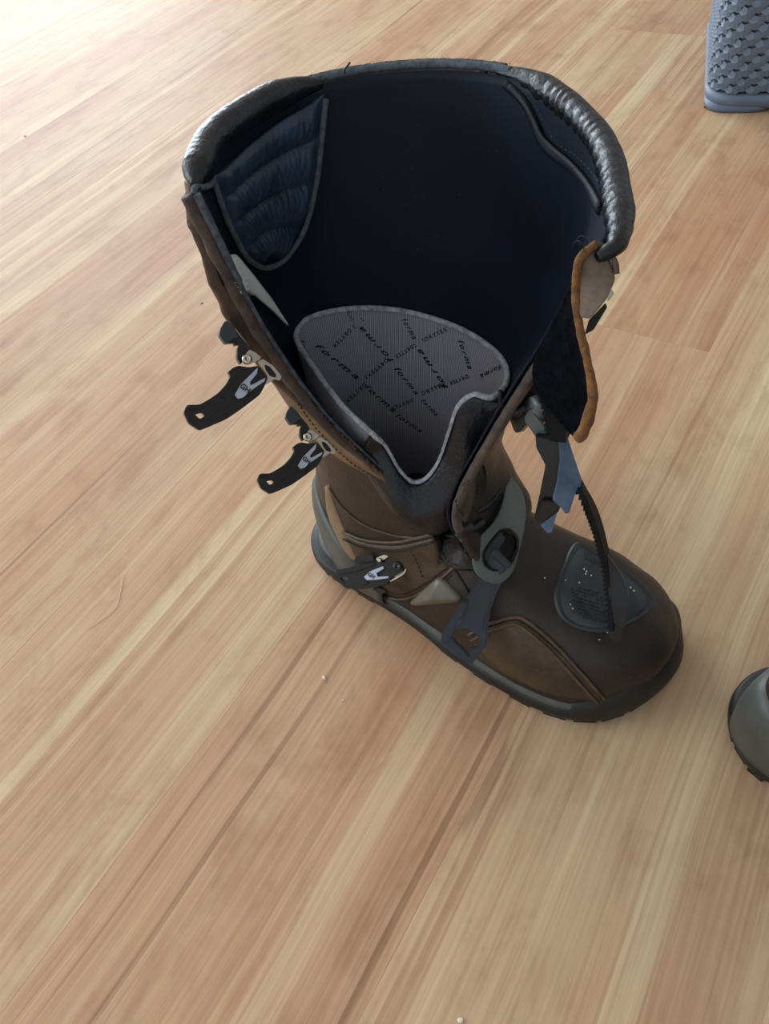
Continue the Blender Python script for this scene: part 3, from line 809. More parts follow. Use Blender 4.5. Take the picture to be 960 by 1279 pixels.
# ---- white foam showing between lining and leather
lens_a = [(266, 316), (276, 330), (294, 350), (314, 370), (332, 385), (351, 403)]; lens_b = [(267, 310), (286, 317), (304, 336), (322, 358), (336, 376), (351, 402)]
A = even([(*p, 0) for p in lens_a], 40); B = even([(*p, 0) for p in lens_b], 40); rows = []
for i in range(40):
    r = []
    for j in range(8):
        q = A[i].lerp(B[i], j / 7); l, n = surf(T_lin, q.x, q.y, .0022 * math.sin(math.pi * (j + .6) / 8.2) + .0028)
        if l is None: l, n = r0
        r0 = (l, n); r.append(l)
    rows.append(r)
V, F = slab(rows, Vector((0, 0, .0015))); part('foam_padding', V, F, 'foam')

# ---- seams and overlays on foot and ankle
patch('toe_side_panel', T_low, [(592, 793), (612, 782), (640, 774), (655, 778), (690, 806), (722, 838), (750, 868)], [(594, 822), (622, 840), (650, 853), (684, 866), (712, 872), (734, 875), (751, 874)], 18, 60, .0012, 'side')
seam('double_piping', T_low, [(586, 792), (612, 779), (642, 771), (660, 777), (694, 806), (726, 840), (754, 872)], .0013, 'thread_light', off=.0010, n=60)
seam('double_piping', T_low, [(590, 799), (614, 787), (640, 779), (655, 785), (688, 813), (718, 845), (746, 876)], .0012, 'thread_light', off=.0018, n=60)
patch('quarter_panel', T_low, [(430, 668), (455, 678), (490, 682), (520, 677), (547, 670)], [(448, 706), (478, 733), (502, 743), (532, 730), (560, 709)], 16, 40, .0012, 'side')
seam('double_piping', T_low, [(428, 664), (455, 674), (490, 677), (520, 672), (550, 664)], .0014, 'thread_light', off=.0008, n=40)
seam('double_piping', T_low, [(430, 672), (456, 683), (490, 687), (522, 681), (545, 674)], .0008, 'thread', off=.0018, n=40)
patch('heel_strip', T_low, [(406, 608), (409, 640), (420, 672), (437, 702)], [(411, 604), (419, 634), (433, 668), (450, 700)], 6, 30, .0012, 'strip')
seam('ankle_seam', T_low, [(408, 604), (428, 634), (456, 656), (490, 668), (520, 672)], .0009, 'thread_light', off=.0004, n=40)
stitches('stitching', T_low, [(514, 686), (522, 700), (530, 722)], 'thread', 5, 3.4, .0004, off=.0016)
seam('lower_quarter_seam', T_low, [(470, 742), (503, 748), (535, 735), (562, 713), (572, 702)], .0011, 'thread_light', off=.0006, n=40)
stitches('stitching', T_low, [(478, 746), (505, 752), (538, 739), (566, 717)], 'thread', 5, 3.4, .0004)
seam('quarter_edge', T_low, [(562, 705), (572, 718), (585, 740)], .0009, 'thread', off=.0003, n=20)
# small collar of crumpled dark leather left of the strap plate
patch('crumpled_tab', T_low, [(548, 674), (546, 690), (556, 704), (572, 712)], [(588, 652), (600, 668), (604, 690), (602, 714)], 16, 22, .0026, 'dark_brown', bump=lambda u, v: .0012 * math.sin(u * 9 + v * 5) * math.sin(math.pi * u) * math.sin(math.pi * v))
stitches('stitching', T_low, [(556, 676), (555, 690), (566, 703), (580, 707)], 'thread', 5, 3.4, .0004, off=.0034)
seam('crumple_fold', T_low, [(556, 668), (572, 668), (590, 660), (602, 652)], .0032, 'black', off=.001, n=20)
T_fr2 = bvh(front)
patch('leaf_patch', bvh(front, ankle, ankle_in, vamp, g), [(588, 590), (574, 602), (567, 622), (570, 642), (578, 652)], [(590, 590), (593, 604), (591, 624), (585, 642), (579, 652)], 9, 26, .0022, 'edge')
stitches('stitching', bvh(front, ankle, ankle_in, vamp, g), [(586, 596), (574, 608), (570, 626), (574, 646)], 'ink', 5, 3.4, .0005, off=.003)
stitches('stitching', bvh(front, ankle, ankle_in, vamp, g), [(589, 596), (591, 612), (586, 632), (578, 648)], 'ink', 5, 3.4, .0005, off=.003)
for pts in ([(598, 566), (606, 590), (604, 615)], [(596, 640), (612, 630), (626, 612)]):
    seam('leather_crease', T_fr2, pts, .0016, 'black', off=.0, n=18, squash=.5)

# ---- dull triangular reflector
RO = [(513, 751), (530, 736), (546, 722), (552, 722), (565, 735), (577, 747), (574, 751), (545, 753), (520, 755)]
P = []; 
for q in rounded([Vector((*p, 0)) for p in RO], .2, 2):
    P.append((q.x, q.y))
V = []; F = []; n = len(P)
for k, (f, h) in enumerate(((1.04, .0), (1.0, .0022), (.86, .0034), (.45, .0052), (.12, .0066))):
    for x, y in P:
        l, nn = surf(T_low, 547 + (x - 547) * f, 742 + (y - 742) * f, h); V.append(l)
for k in range(4):
    for j in range(n): F.append((k * n + j, k * n + (j + 1) % n, (k + 1) * n + (j + 1) % n, (k + 1) * n + j))
F.append(tuple(4 * n + j for j in range(n))); part('triangular_reflector', V, F, 'reflect')

# ---- rubber pad on the toe
PO = [(720, 679), (710, 690), (703, 707), (695, 725), (692, 746), (697, 766), (710, 780), (728, 787), (748, 790), (770, 786), (794, 775), (810, 764), (815, 751), (806, 737), (790, 722), (770, 707), (750, 696), (736, 688)]
n = 90; PC = [cr([(*p, 0) for p in PO[-2:] + PO + PO[:2]], (2 + 18 * i / n) / 21) for i in range(n)]
def pc_pt(f, i, h):
    c = Vector((752, 740, 0)); q = c + (PC[i] - c) * f; l, nn = surf(T_low, q.x, q.y, 0)
    if l is None: 
        for s in range(1, 12):
            q2 = c + (PC[i] - c) * f * (1 - .02 * s); l, nn = surf(T_low, q2.x, q2.y, 0)
            if l is not None: break
    return l + nn * h
V = []; F = []; prof = [(1.02, -.0004), (1.0, .0016), (.975, .0024), (.95, .0024), (.925, .0014), (.89, .0014), (.87, .0021), (.6, .0022), (.3, .0022)]
for f, h in prof:
    for i in range(n): V.append(pc_pt(f, i, h))
for k in range(len(prof) - 1):
    for j in range(n): F.append((k * n + j, k * n + (j + 1) % n, (k + 1) * n + (j + 1) % n, (k + 1) * n + j))
F.append(tuple((len(prof) - 1) * n + j for j in range(n))); pad = part('toe_pad', V, F, 'pad')
T_pad = bvh(pad)
V = []; F = []
rt = random.Random(2)
def bar(x, y, dx, dy, w_, h, V, F, tree):
    L = math.hypot(dx, dy); ux, uy = dx / L, dy / L; o = len(V); c = []
    for a, b in ((-1, -1), (1, -1), (1, 1), (-1, 1)):
        l, nn = hit(tree, x + ux * a * L / 2 - uy * b * w_ / 2, y + uy * a * L / 2 + ux * b * w_ / 2)
        if l is None: return
        c.append((l, nn))
    V += [l for l, _ in c] + [l + nn * h for l, nn in c]
    F += [(o + 4, o + 5, o + 6, o + 7)] + [(o + k, o + (k + 1) % 4, o + 4 + (k + 1) % 4, o + 4 + k) for k in range(4)]
for r_ in range(9):                                  # worn raised marks in rows
    for c_ in range(9):
        x = 714 + c_ * 5.2 + r_ * .6; y = 731 + r_ * 4.6 + c_ * 1.5
        if rt.random() < .85: bar(x, y, rt.choice([3.6, 2.2]), rt.choice([.8, 1.2, -1]), 1.3, .0010, V, F, T_pad)
for k in range(6): bar(730 + k * 4.4, 694 + k * 2.2, 1.5, 9, 1.2, .0007, V, F, T_pad)
o_ = part('raised_marks', V, F, 'pad', pad, smooth=False); o_['kind'] = 'stuff'
V = []; F = []
for (x, y) in ((729, 711), (732, 714), (731, 717), (723, 728), (738, 719), (715, 760), (719, 763), (712, 755), (787, 734), (791, 738), (706, 725), (758, 790), (680, 722), (748, 799)):
    bar(x, y, 1.6, .6, 1.3, .0006, V, F, bvh(pad, vamp))
part('grit_specks', V, F, 'dust', smooth=False)['kind'] = 'stuff'

# ---- grey strap plate over the instep
T_f = bvh(front, vamp, ankle_in)
l0, n0 = surf(T_f, 622, 690, .009, 20); n0 = (n0 + (CAM - l0).normalized() * .6).normalized(); SPL = (l0, n0)
so_px = even([(627, 583, 0), (631, 600, 0), (630, 618, 0), (625, 637, 0), (615, 654, 0), (598, 673, 0), (591, 695, 0), (594, 712, 0), (603, 723, 0), (618, 729, 0), (632, 724, 0), (643, 708, 0), (650, 682, 0), (656, 655, 0), (657, 635, 0), (653, 616, 0), (643, 599, 0), (627, 583, 0)], 110)[:-1]
hh_px = [(626, 661), (612, 676), (602, 692), (604, 706), (614, 713), (630, 712), (640, 702), (647, 684), (647, 671), (637, 661)]
hh = rounded(oplane(hh_px, SPL), .3, 3)
lt, nt_ = surf(T_f, 640, 592, .003, 6); dpl = (onplane(640, 592, *SPL) - CAM).length; dsu = (lt - CAM).length
def arm_bend(v):
    y = proj(v)[1]; s_ = min(max((668 - y) / 76, 0), 1.15); return CAM + (v - CAM) * (1 + (dsu / dpl - 1) * s_ * s_)
sp_plate = plate('strap_plate', oplane([(p.x, p.y) for p in so_px], SPL), n0, .0034, M['gunmetal'], boot, holes=[hh], bev=.0012, bend=arm_bend)
for f in sp_plate.data.polygons: f.use_smooth = True
sp_plate.data.set_sharp_from_angle(angle=.7)
rim_ = [p - n0 * .0004 for p in hh]; rim_.append(rim_[0]); tube('slot_rim', rim_, .0009, M['plastic'], sp_plate, 6)
plate('slot_catch', rounded(oplane([(625, 664), (613, 678), (604, 692), (606, 700), (612, 700), (622, 688), (632, 672)], SPL, -.002), .2), n0, .002, M['slot'], boot)
plate('slot_block', rounded(oplane([(632, 664), (618, 684), (611, 700), (620, 712), (636, 704), (645, 684), (645, 672)], SPL, -.0028), .15), n0, .003, M['plastic'], boot)

# ---- loose forked strap end hanging over the side of the foot
pa = l0 + n0 * .0016; pb = at(580, 826, .058); FP = face_plane(onplane(625, 695, pa, n0), pb)
def z8(pts): return [(540 + x / 5.333, 620 + y / 5.333) for x, y in pts]
fo = oplane(z8([(415, 352), (520, 455), (490, 490), (470, 560), (425, 650), (385, 760), (368, 880), (360, 1000), (325, 1030), (262, 1122), (240, 1125), (52, 975), (60, 925), (120, 810), (200, 700), (275, 610), (320, 520), (350, 440)]), FP)
fh = oplane(z8([(150, 900), (225, 880), (300, 930), (308, 960), (300, 1000), (262, 1012), (240, 1055), (128, 945)]), FP)
fk = plate('forked_strap_end', fo, FP[1], .0035, M['plastic2'], boot, holes=[fh], bev=.0008)
plate('strap_rib', oplane(z8([(400, 400), (480, 470), (440, 560), (395, 660), (350, 780), (340, 880), (300, 900), (255, 870), (270, 740), (330, 580), (370, 470)]), FP, .0012), FP[1], .0014, M['plastic2'], fk, bev=.0005)
plate('strap_hinge', oplane(z8([(405, 348), (425, 345), (525, 450), (512, 468)]), FP, .003), FP[1], .003, M['plastic'], fk, bev=.0006)
plate('scuff', oplane(z8([(145, 868), (185, 818), (192, 824), (155, 875)]), FP, .0008), FP[1], .0006, M['bluegrey'], fk, bev=0)
plate('fork_wing', oplane(z8([(52, 975), (60, 925), (120, 810), (200, 700), (240, 690), (200, 800), (150, 880), (95, 975)]), FP, .0022), FP[1], .0022, M['plastic2'], fk, bev=.0006)

# ---- toothed ladder straps
def ladder(name, pts, wdir, width, thick, side, pitch, tooth, mt='strapb'):
    C_ = [Vector(p) for p in pts]; c = even(C_, 60, 20); V = []; F = []
    def fr(i):
        t = (c[min(i + 1, 59)] - c[max(i - 1, 0)]).normalized(); w_ = (wdir - t * wdir.dot(t)).normalized(); s = w_.cross(t).normalized()
        if s.dot(side) < 0: s = -s
        return t, w_, s
    for i in range(60):
        t, w_, s = fr(i)
        for a, b in ((-1, -1), (1, -1), (1, 1), (-1, 1)): V.append(c[i] + w_ * a * width / 2 + s * b * thick / 2)
    for i in range(59):
        for k in range(4): F.append((i * 4 + k, i * 4 + (k + 1) % 4, (i + 1) * 4 + (k + 1) % 4, (i + 1) * 4 + k))
    F += [(0, 1, 2, 3), (236, 237, 238, 239)]
    o = part(name, V, F, mt, smooth=False)
    L = sum((a - b).length for a, b in zip(c, c[1:])); n = int(L / pitch); TV = []; TF = []
    cc_ = poly(c, n * 4 + 1)
    for k in range(n):
        i = min(59, int((k + .5) / n * 59)); t, w_, s = fr(i); p = cc_[k * 4]; q = cc_[k * 4 + 3]; b0 = s * thick / 2; hw = w_ * width * .42; o2 = len(TV)
        tip = q.lerp(p, .15) + b0 + s * tooth
        TV += [p + b0 * .8 - hw, p + b0 * .8 + hw, q + b0 * .8 + hw, q + b0 * .8 - hw, tip - hw, tip + hw]
        TF += [(o2, o2 + 1, o2 + 5, o2 + 4), (o2 + 1, o2 + 2, o2 + 5), (o2 + 2, o2 + 3, o2 + 4, o2 + 5), (o2 + 3, o2, o2 + 4)]
    part('ratchet_teeth', TV, TF, mt, o, smooth=False)
    return o
left_dir = -XC
depth = (ray(752, 680) + XC * .25).normalized()
ladder('toothed_strap', [at(724, 606, .205), at(735, 628, .195), at(746, 655, .176), at(755, 690, .153), at(761, 725, .132), at(763, 755, .118), at(765, 785, .106)], depth, .010, .0024, left_dir, .0036, .0022)
TP = face_plane(at(759, 690, .153), at(769, 800, .100))
pd = plate('strap_paddle', rounded(oplane([(756, 690), (767, 705), (778, 722), (786, 746), (785, 757), (782, 760), (781, 783), (777, 785), (766, 778), (761, 776), (760, 740)], TP), .12, 2), TP[1], .0022, M['plastic2'], boot, bev=.0006)
plate('paddle_tip', rounded(oplane([(761, 772), (768, 778), (778, 784), (776, 800), (770, 803), (759, 796)], TP, -.002), .12, 2), TP[1], .003, M['plastic'], boot, bev=.0006)
def z9(pts): return [(640 + x / 5.8125, 480 + y / 5.8125) for x, y in pts]
ladder('toothed_strap', [at(684, 470, .262), at(694, 500, .250), at(699, 525, .238), at(700, 544, .229)], depth, .012, .0085, left_dir, .0036, .0030)
RP = face_plane(at(700, 545, .232), at(683, 652, .185))
plate('ratchet_body', rounded(oplane(z9([(265, 395), (360, 340), (360, 560), (340, 700), (305, 850), (350, 885), (330, 930), (195, 1020), (155, 975), (190, 830), (238, 590), (170, 460), (165, 380)]), RP, -.002), .08, 2), RP[1], .006, M['plastic'], boot, bev=.001)
rp2 = (RP[0], (RP[1] + XC * .35).normalized())
plate('ratchet_cover', rounded(oplane(z9([(368, 330), (400, 385), (430, 480), (470, 600), (502, 690), (495, 745), (460, 780), (412, 935), (385, 942), (345, 890), (298, 850), (330, 720), (352, 560), (345, 420)]), rp2, .001), .12, 2), rp2[1], .003, M['bluegrey'], boot, bev=.0008)
plate('ratchet_pawl', rounded(oplane(z9([(215, 845), (300, 850), (352, 885), (190, 1015), (158, 980)]), RP, .0008), .1, 2), RP[1], .003, M['plastic'], boot, bev=.0008)
plate('ratchet_tongue', rounded(oplane(z9([(200, 1022), (325, 928), (312, 970), (284, 1075), (250, 1080)]), RP, -.001), .1, 2), RP[1], .003, M['bluegrey'], boot, bev=.0008)
plate('grey_strap_end', oplane(z9([(132, 178), (80, 258), (165, 385), (235, 590), (290, 430), (268, 400), (262, 350), (225, 290)]), RP, -.007), RP[1], .003, M['gunmetal'], boot, bev=.0006)
def ribbon(name, pts, width, thick, mt):
    c = even(pts, 24, 10); rows = []
    for i, p in enumerate(c):
        t = (c[min(i + 1, 23)] - c[max(i - 1, 0)]).normalized(); w_ = (Vector((0, 0, 1)) - t * t.z).normalized(); rows.append([p - w_ * width / 2, p, p + w_ * width / 2])
    V, F = slab(rows, lambda i, j: (c[min(i + 1, 23)] - c[max(i - 1, 0)]).normalized().cross(Vector((0, 0, 1))).normalized() * thick); return part(name, V, F, mt)
ribbon('ladder_strap_root', [sp(6.1, .245, .002), sp(6.4, .25, .008), at(700, 452, .256), at(690, 474, .260)], .012, .003, 'strapb')
ribbon('grey_strap_root', [sp(6.2, .185, .002), sp(6.4, .19, .008), onplane(664, 508, RP[0] - RP[1] * .009, RP[1]), onplane(676, 528, RP[0] - RP[1] * .009, RP[1])], .011, .003, 'gunmetal')
tube('strap_bight', crs([at(624, 488, .236), at(630, 504, .226), at(643, 513, .221), at(657, 506, .224), at(665, 494, .230), at(660, 480, .238)], 30), lambda i, k, a: .0042 * min(1, .25 + i / 9), M['black'], boot, 12)
plate('tan_lining_scrap', oplane([(641, 509), (648, 492), (652, 486), (655, 496), (664, 494), (656, 502)], face_plane(at(645, 505, .222), at(660, 492, .229)), .003), ray(650, 500) * -1, .0012, M['patchskin'], boot, bev=0)

# ---- hook-and-loop tab with tan suede edge at the front of the flap
TL = [(741, 307, .346), (722, 335, .334), (706, 368, .319), (690, 402, .306), (672, 436, .292), (664, 466, .281), (672, 494, .273), (690, 517, .268), (712, 542, .270)]
TR = [(744, 305, .348), (725, 322, .346), (719, 352, .337), (722, 400, .324), (733, 450, .311), (740, 490, .300), (737, 512, .292), (728, 540, .283), (722, 546, .280)]
A = even([at(*p) for p in TL], 46); B = even([at(*p) for p in TR], 46); rows = []
for i in range(46):
    r = []
    for j in range(16):
        u = j / 15; p = A[i].lerp(B[i], u); v = (CAM - p).normalized()
        r.append(p - v * (.0035 * math.sin(math.pi * u)) + v * (.0012 * noise.noise(p * 260)))
    rows.append(r)
NT = normals(rows); fl_ = 1 if NT[20][8].dot(CAM - rows[20][8]) > 0 else -1
V, F = slab(rows, lambda i, j: NT[i][j] * fl_ * .0014)
tab = part('hook_and_loop_tab', V, F, 'fuzz')
Bp = even([at(*p) for p in TR], 70)
tube('suede_edge', [p + (CAM - p).normalized() * -.0004 for p in Bp], lambda i, k, a: (.0017 + .0011 * max(0, (i - 42) / 28)) * (1 + .2 * noise.noise(Bp[i] * 300 + Vector((k, 0, 0)))), M['suede'], tab, 10)
rt = random.Random(9); V = []; F = []
for k in range(900):
    i = rt.randrange(2, 45); j = rt.randrange(0, 15); p = rows[i][j].lerp(rows[i][j + 1], rt.random()).lerp(rows[i - 1][j], rt.random())
    d = (NT[i][j] * fl_ + Vector((rt.uniform(-1, 1), rt.uniform(-1, 1), rt.uniform(-1, 1))) * .9).normalized() * rt.uniform(.0012, .0028); s = d.cross(Vector((.3, .5, .8))).normalized() * .00022; o = len(V)
    V += [p - s, p + s, p + d]; F.append((o, o + 1, o + 2))
q_ = part('pile_fibres', V, F, 'fuzz', tab, smooth=False); q_['kind'] = 'stuff'
for cx, cy in ((727, 300), (722, 306)):
    tube('loose_thread', crs([at(cx - 4, cy + 6, .345), at(cx - 6, cy - 2, .350), at(cx + 1, cy - 5, .352), at(cx + 7, cy + 3, .350), at(cx + 4, cy + 10, .347)], 24), .0002, M['ink'], boot, 4)
OP = face_plane(at(752, 316, .345), at(735, 392, .328))
tp = plate('tab_end_leather', rounded(oplane([(745, 309), (757, 316), (766, 332), (768, 350), (757, 374), (737, 398), (724, 396), (721, 352), (729, 322)], OP, -.001), .2, 3), OP[1], .002, M['patchskin'], boot, bev=.0005)
tube('tab_end_edge', crs(oplane([(746, 305), (758, 312), (768, 328), (770, 342)], OP, 0), 24), .0011, M['edge'], tp, 8)
V = []; F = []
for k in range(7):
    t = k / 6; x = 757 + 8 * t; y = 318 + 20 * t; p = onplane(x, y, OP[0] + OP[1] * .0004, OP[1]); q = onplane(x + 1.6, y + 2.2, OP[0] + OP[1] * .0004, OP[1]); s = (q - p).cross(OP[1]).normalized() * .0004; o = len(V); V += [p - s, p + s, q + s, q - s]; F.append((o, o + 1, o + 2, o + 3))
part('stitching', V, F, 'ink', tp, smooth=False)
# far buckle's corner just showing past the medial side
plate('far_strap_plate', rounded(oplane([(735, 400), (756, 378), (758, 384), (741, 412), (730, 418)], face_plane(at(757, 380, .275), at(732, 418, .265))), .1), -ray(745, 398), .004, M['plastic'], boot, bev=.0005)
plate('far_strap_clip', oplane([(757, 368), (764, 361), (767, 367), (759, 377)], face_plane(at(760, 376, .28), at(765, 362, .283))), -ray(760, 370), .003, M['chrome'], boot, bev=.0003)

# ---- buckles
def buckle(tag_, S, dx, dy, k, root, tip, D, extra=None):
    """levers, plates and clips drawn on the plane of the open lever; S = scale of the outline numbers"""
    b = empty('buckle', parent=boot)
    pl = face_plane(root, tip)
    def T(pts): return [((x - D['ox']) * k / S + dx, (y - D['oy']) * k / S + dy) for x, y in pts]
    def pt(pts, off=0): return oplane(T(pts), pl, off)
    ax = (tip - root).normalized(); L = (tip - root).length
    def bend(v):
        s = (v - root).dot(ax) / L; return v + pl[1] * (-.004 * math.sin(math.pi * min(max(s, 0), 1.1)) + .0)
    plate('buckle_lever', rounded(pt(D['lever']), .22, 3), pl[1], .0045, M['plastic'], b, holes=[rounded(pt(D['hole']), .2, 2)], bev=.0018)
    for h in D.get('rib', []): plate('lever_rib', rounded(pt(h, .0012), .2, 2), pl[1], .0016, M['plastic'], b, bev=.0005)
    plate('buckle_label', rounded(pt(D['label'], .0022), .1, 2), pl[1], .0016, M['decal'], b, bev=.0003)
    V, F = text_mesh('GH', 1, 0, .03); (tx, ty), (ux, uy), ts = D['text']; c = T([(tx, ty)])[0]; P = []
    for v in V: P.append(onplane(c[0] + (ux * v.x - uy * v.y * -1 * -1) * ts * k, c[1] + (uy * v.x - ux * v.y) * ts * k, pl[0] + pl[1] * .0026, pl[1]))
    P = [onplane(c[0] + (ux * v.x + uy * v.y) * ts * k, c[1] + (uy * v.x - ux * v.y) * ts * k, pl[0] + pl[1] * .0026, pl[1]) for v in V]
    me = bpy.data.meshes.new('label_print'); me.from_pydata(P, [], F); me.materials.append(M['ink']); o = bpy.data.objects.new('label_print', me); COL.objects.link(o); o.parent = b
    for nm, pts, off, th_, mt in D['plates']: plate(nm, rounded(pt(pts, off), .18, 2), pl[1], th_, M[mt], b, bev=min(.0007, th_ * .3))
    for (x, y), r, off, h, mt in D['rivets']:
        c = pt([(x, y)], off)[0]; u = pl[1].orthogonal().normalized(); v = pl[1].cross(u); V = []; F = []; m = 18
        for rr, hh_ in ((1, -.6), (1, .2), (.8, .55), (.45, .7), (.4, .45), (.05, .4)):
            for q in range(m): a = 2 * math.pi * q / m; V.append(c + (u * math.cos(a) + v * math.sin(a)) * r * rr + pl[1] * h * hh_)
        for q in range(5):
            for j in range(m): F.append((q * m + j, q * m + (j + 1) % m, (q + 1) * m + (j + 1) % m, (q + 1) * m + j))
        F.append(tuple(5 * m + j for j in range(m))); obj('rivet', V, F, M[mt], b)
    for ring_ in D.get('rings', []):
        pts = pt(ring_[0], ring_[2]); tube('base_rim', crs(pts, 50), ring_[1], M['chrome'], b, 8)
    return b
D1 = dict(ox=0, oy=0, lever=[(375, 368), (345, 378), (312, 403), (326, 432), (300, 480), (255, 530), (200, 568), (140, 602), (65, 603), (45, 650), (75, 715), (140, 757), (185, 740), (300, 690), (385, 632), (500, 545), (525, 500), (550, 440), (495, 368), (430, 378)],
    hole=[(112, 660), (155, 650), (172, 670), (140, 688)], rib=[[(185, 700), (230, 690), (330, 640), (340, 600), (250, 640)], [(60, 618), (140, 608), (205, 575), (212, 590), (145, 628), (72, 632)], [(300, 560), (350, 470), (400, 400), (370, 420), (320, 500), (270, 560)], [(400, 610), (520, 510), (522, 495), (440, 540)]],
    label=[(352, 543), (388, 480), (440, 428), (490, 378), (484, 415), (442, 466), (445, 488), (535, 440), (528, 462), (432, 528), (402, 558), (370, 567)],
    text=((413, 504), (.80, .60), 9.5 ),
    plates=[('base_plate', [(488, 345), (520, 328), (580, 368), (632, 432), (622, 457), (590, 448), (545, 480), (520, 482), (556, 432)], -.002, .0012, 'chrome'),
            ('base_recess', [(530, 360), (560, 372), (600, 420), (598, 440), (565, 430), (540, 395)], -.0012, .001, 'plastic'),
            ('pivot_ear', [(393, 330), (412, 300), (440, 272), (470, 285), (512, 320), (492, 336), (440, 362), (405, 358)], .004, .0012, 'chrome'),
            ('base_flange', [(345, 150), (352, 140), (436, 250), (428, 262)], -.001, .001, 'chrome'),
            ('catch_block', [(368, 258), (365, 320), (388, 362), (405, 330), (440, 270), (432, 250), (400, 265), (385, 245)], .001, .005, 'plastic'),
            ('catch_thumb', [(298, 90), (268, 142), (260, 182), (300, 240), (348, 205), (375, 190), (340, 130)], .004, .006, 'slot'),
            ('catch_arm', [(340, 130), (310, 235), (350, 232), (345, 248), (370, 242), (405, 268), (435, 250), (385, 190)], .001, .004, 'plastic')],
    rivets=[((425, 328), .0026, .0045, .0016, 'chrome')])
def zb(x, y): return (220 + x / 4.8, 380 + y / 4.8)
buckle('upper', 4.8, 220, 380, 1, at(325, 468, .266), at(240, 522, .264), D1)
D2 = dict(D1); D2['ox'] = 295; D2['oy'] = 90
D2['plates'] = D1['plates']
buckle('middle', 4.8, 220 + 680 / 4.8 + 1, 380 + 605 / 4.8, .80, at(393, 562, .204), at(326, 602, .203), D2)
D3 = dict(ox=0, oy=0, lever=[(98, 248), (170, 236), (250, 212), (330, 195), (400, 205), (445, 240), (432, 295), (395, 335), (330, 352), (230, 368), (150, 360), (110, 322), (94, 280)],
    hole=[(118, 300), (142, 286), (168, 300), (160, 322), (130, 318)], rib=[[(100, 262), (200, 245), (320, 205), (330, 218), (210, 262), (110, 278)], [(230, 330), (270, 300), (290, 330), (240, 350)]],
    label=[(260, 290), (300, 256), (375, 226), (382, 240), (334, 268), (345, 290), (408, 286), (410, 298), (330, 308), (276, 310)],
    text=((304, 284), (.85, .52), 6.5),
    plates=[('base_plate', [(322, 182), (380, 160), (430, 153), (480, 168), (515, 212), (508, 258), (465, 290), (415, 318), (395, 300), (430, 250), (400, 200)], -.003, .0012, 'chrome'),
            ('catch_block', [(385, 185), (430, 165), (480, 180), (502, 218), (490, 252), (440, 285), (415, 280), (380, 230)], .0006, .004, 'plastic'),
            ('pivot_ear', [(330, 180), (372, 160), (420, 152), (390, 182), (345, 200)], .002, .001, 'chrome'),
            ('catch_thumb', [(200, 192), (215, 165), (262, 148), (315, 162), (325, 195), (270, 202), (215, 212)], .003, .005, 'plastic'),
            ('lower_catch', [(310, 362), (345, 350), (392, 372), (385, 388), (340, 385)], -.004, .004, 'plastic')],
    rivets=[((462, 225), .0034, .001, .0016, 'plastic'), ((352, 190), .0016, .0034, .001, 'chrome')], rings=[([(375, 163), (430, 154), (480, 168), (514, 212), (506, 260), (465, 292), (418, 316)], .0008, -.001)])
lb, nb = surf(T_low, 486, 708, .012, 8)
buckle('ankle', 4.8, 400, 660, 1, lb, at(420, 716, lb.z - .004), D3)

setp(boot, 'tall brown and black leather buckle boot standing open, toe to the right, in full view', 'boot')

# ================================================================== finish: bring every boot mesh into the boot's own frame
BM = Matrix.Translation(BO) @ Matrix(((BT.x, BL.x, 0), (BT.y, BL.y, 0), (0, 0, 1))).to_4x4()
BI = BM.inverted(); done = set()
def kids(o): return [c for c in bpy.data.objects if c.parent == o]
def desc(o):
    out = []
    for c in kids(o): out.append(c); out += desc(c)
    return out
for c in desc(boot):
    if c.data and c.data.name not in done: c.data.transform(BI); done.add(c.data.name)
boot.matrix_world = BM

# ================================================================== the other things on the floor
def copy_tree(o, parent=None):
    c = o.copy(); COL.objects.link(c); c.parent = parent
    for ch in [k for k in bpy.data.objects if k.parent == o and k != c]: copy_tree(ch, c)
    return c
boot2 = copy_tree(boot)
boot2.matrix_world = Matrix.Translation((.187, .188, 0)) @ Matrix.Rotation(math.radians(-22), 4, 'Z') @ Matrix.Diagonal((1, -1, 1, 1))
setp(boot2, 'boot cut off by the right edge, only its grey heel and black sole showing', 'boot')

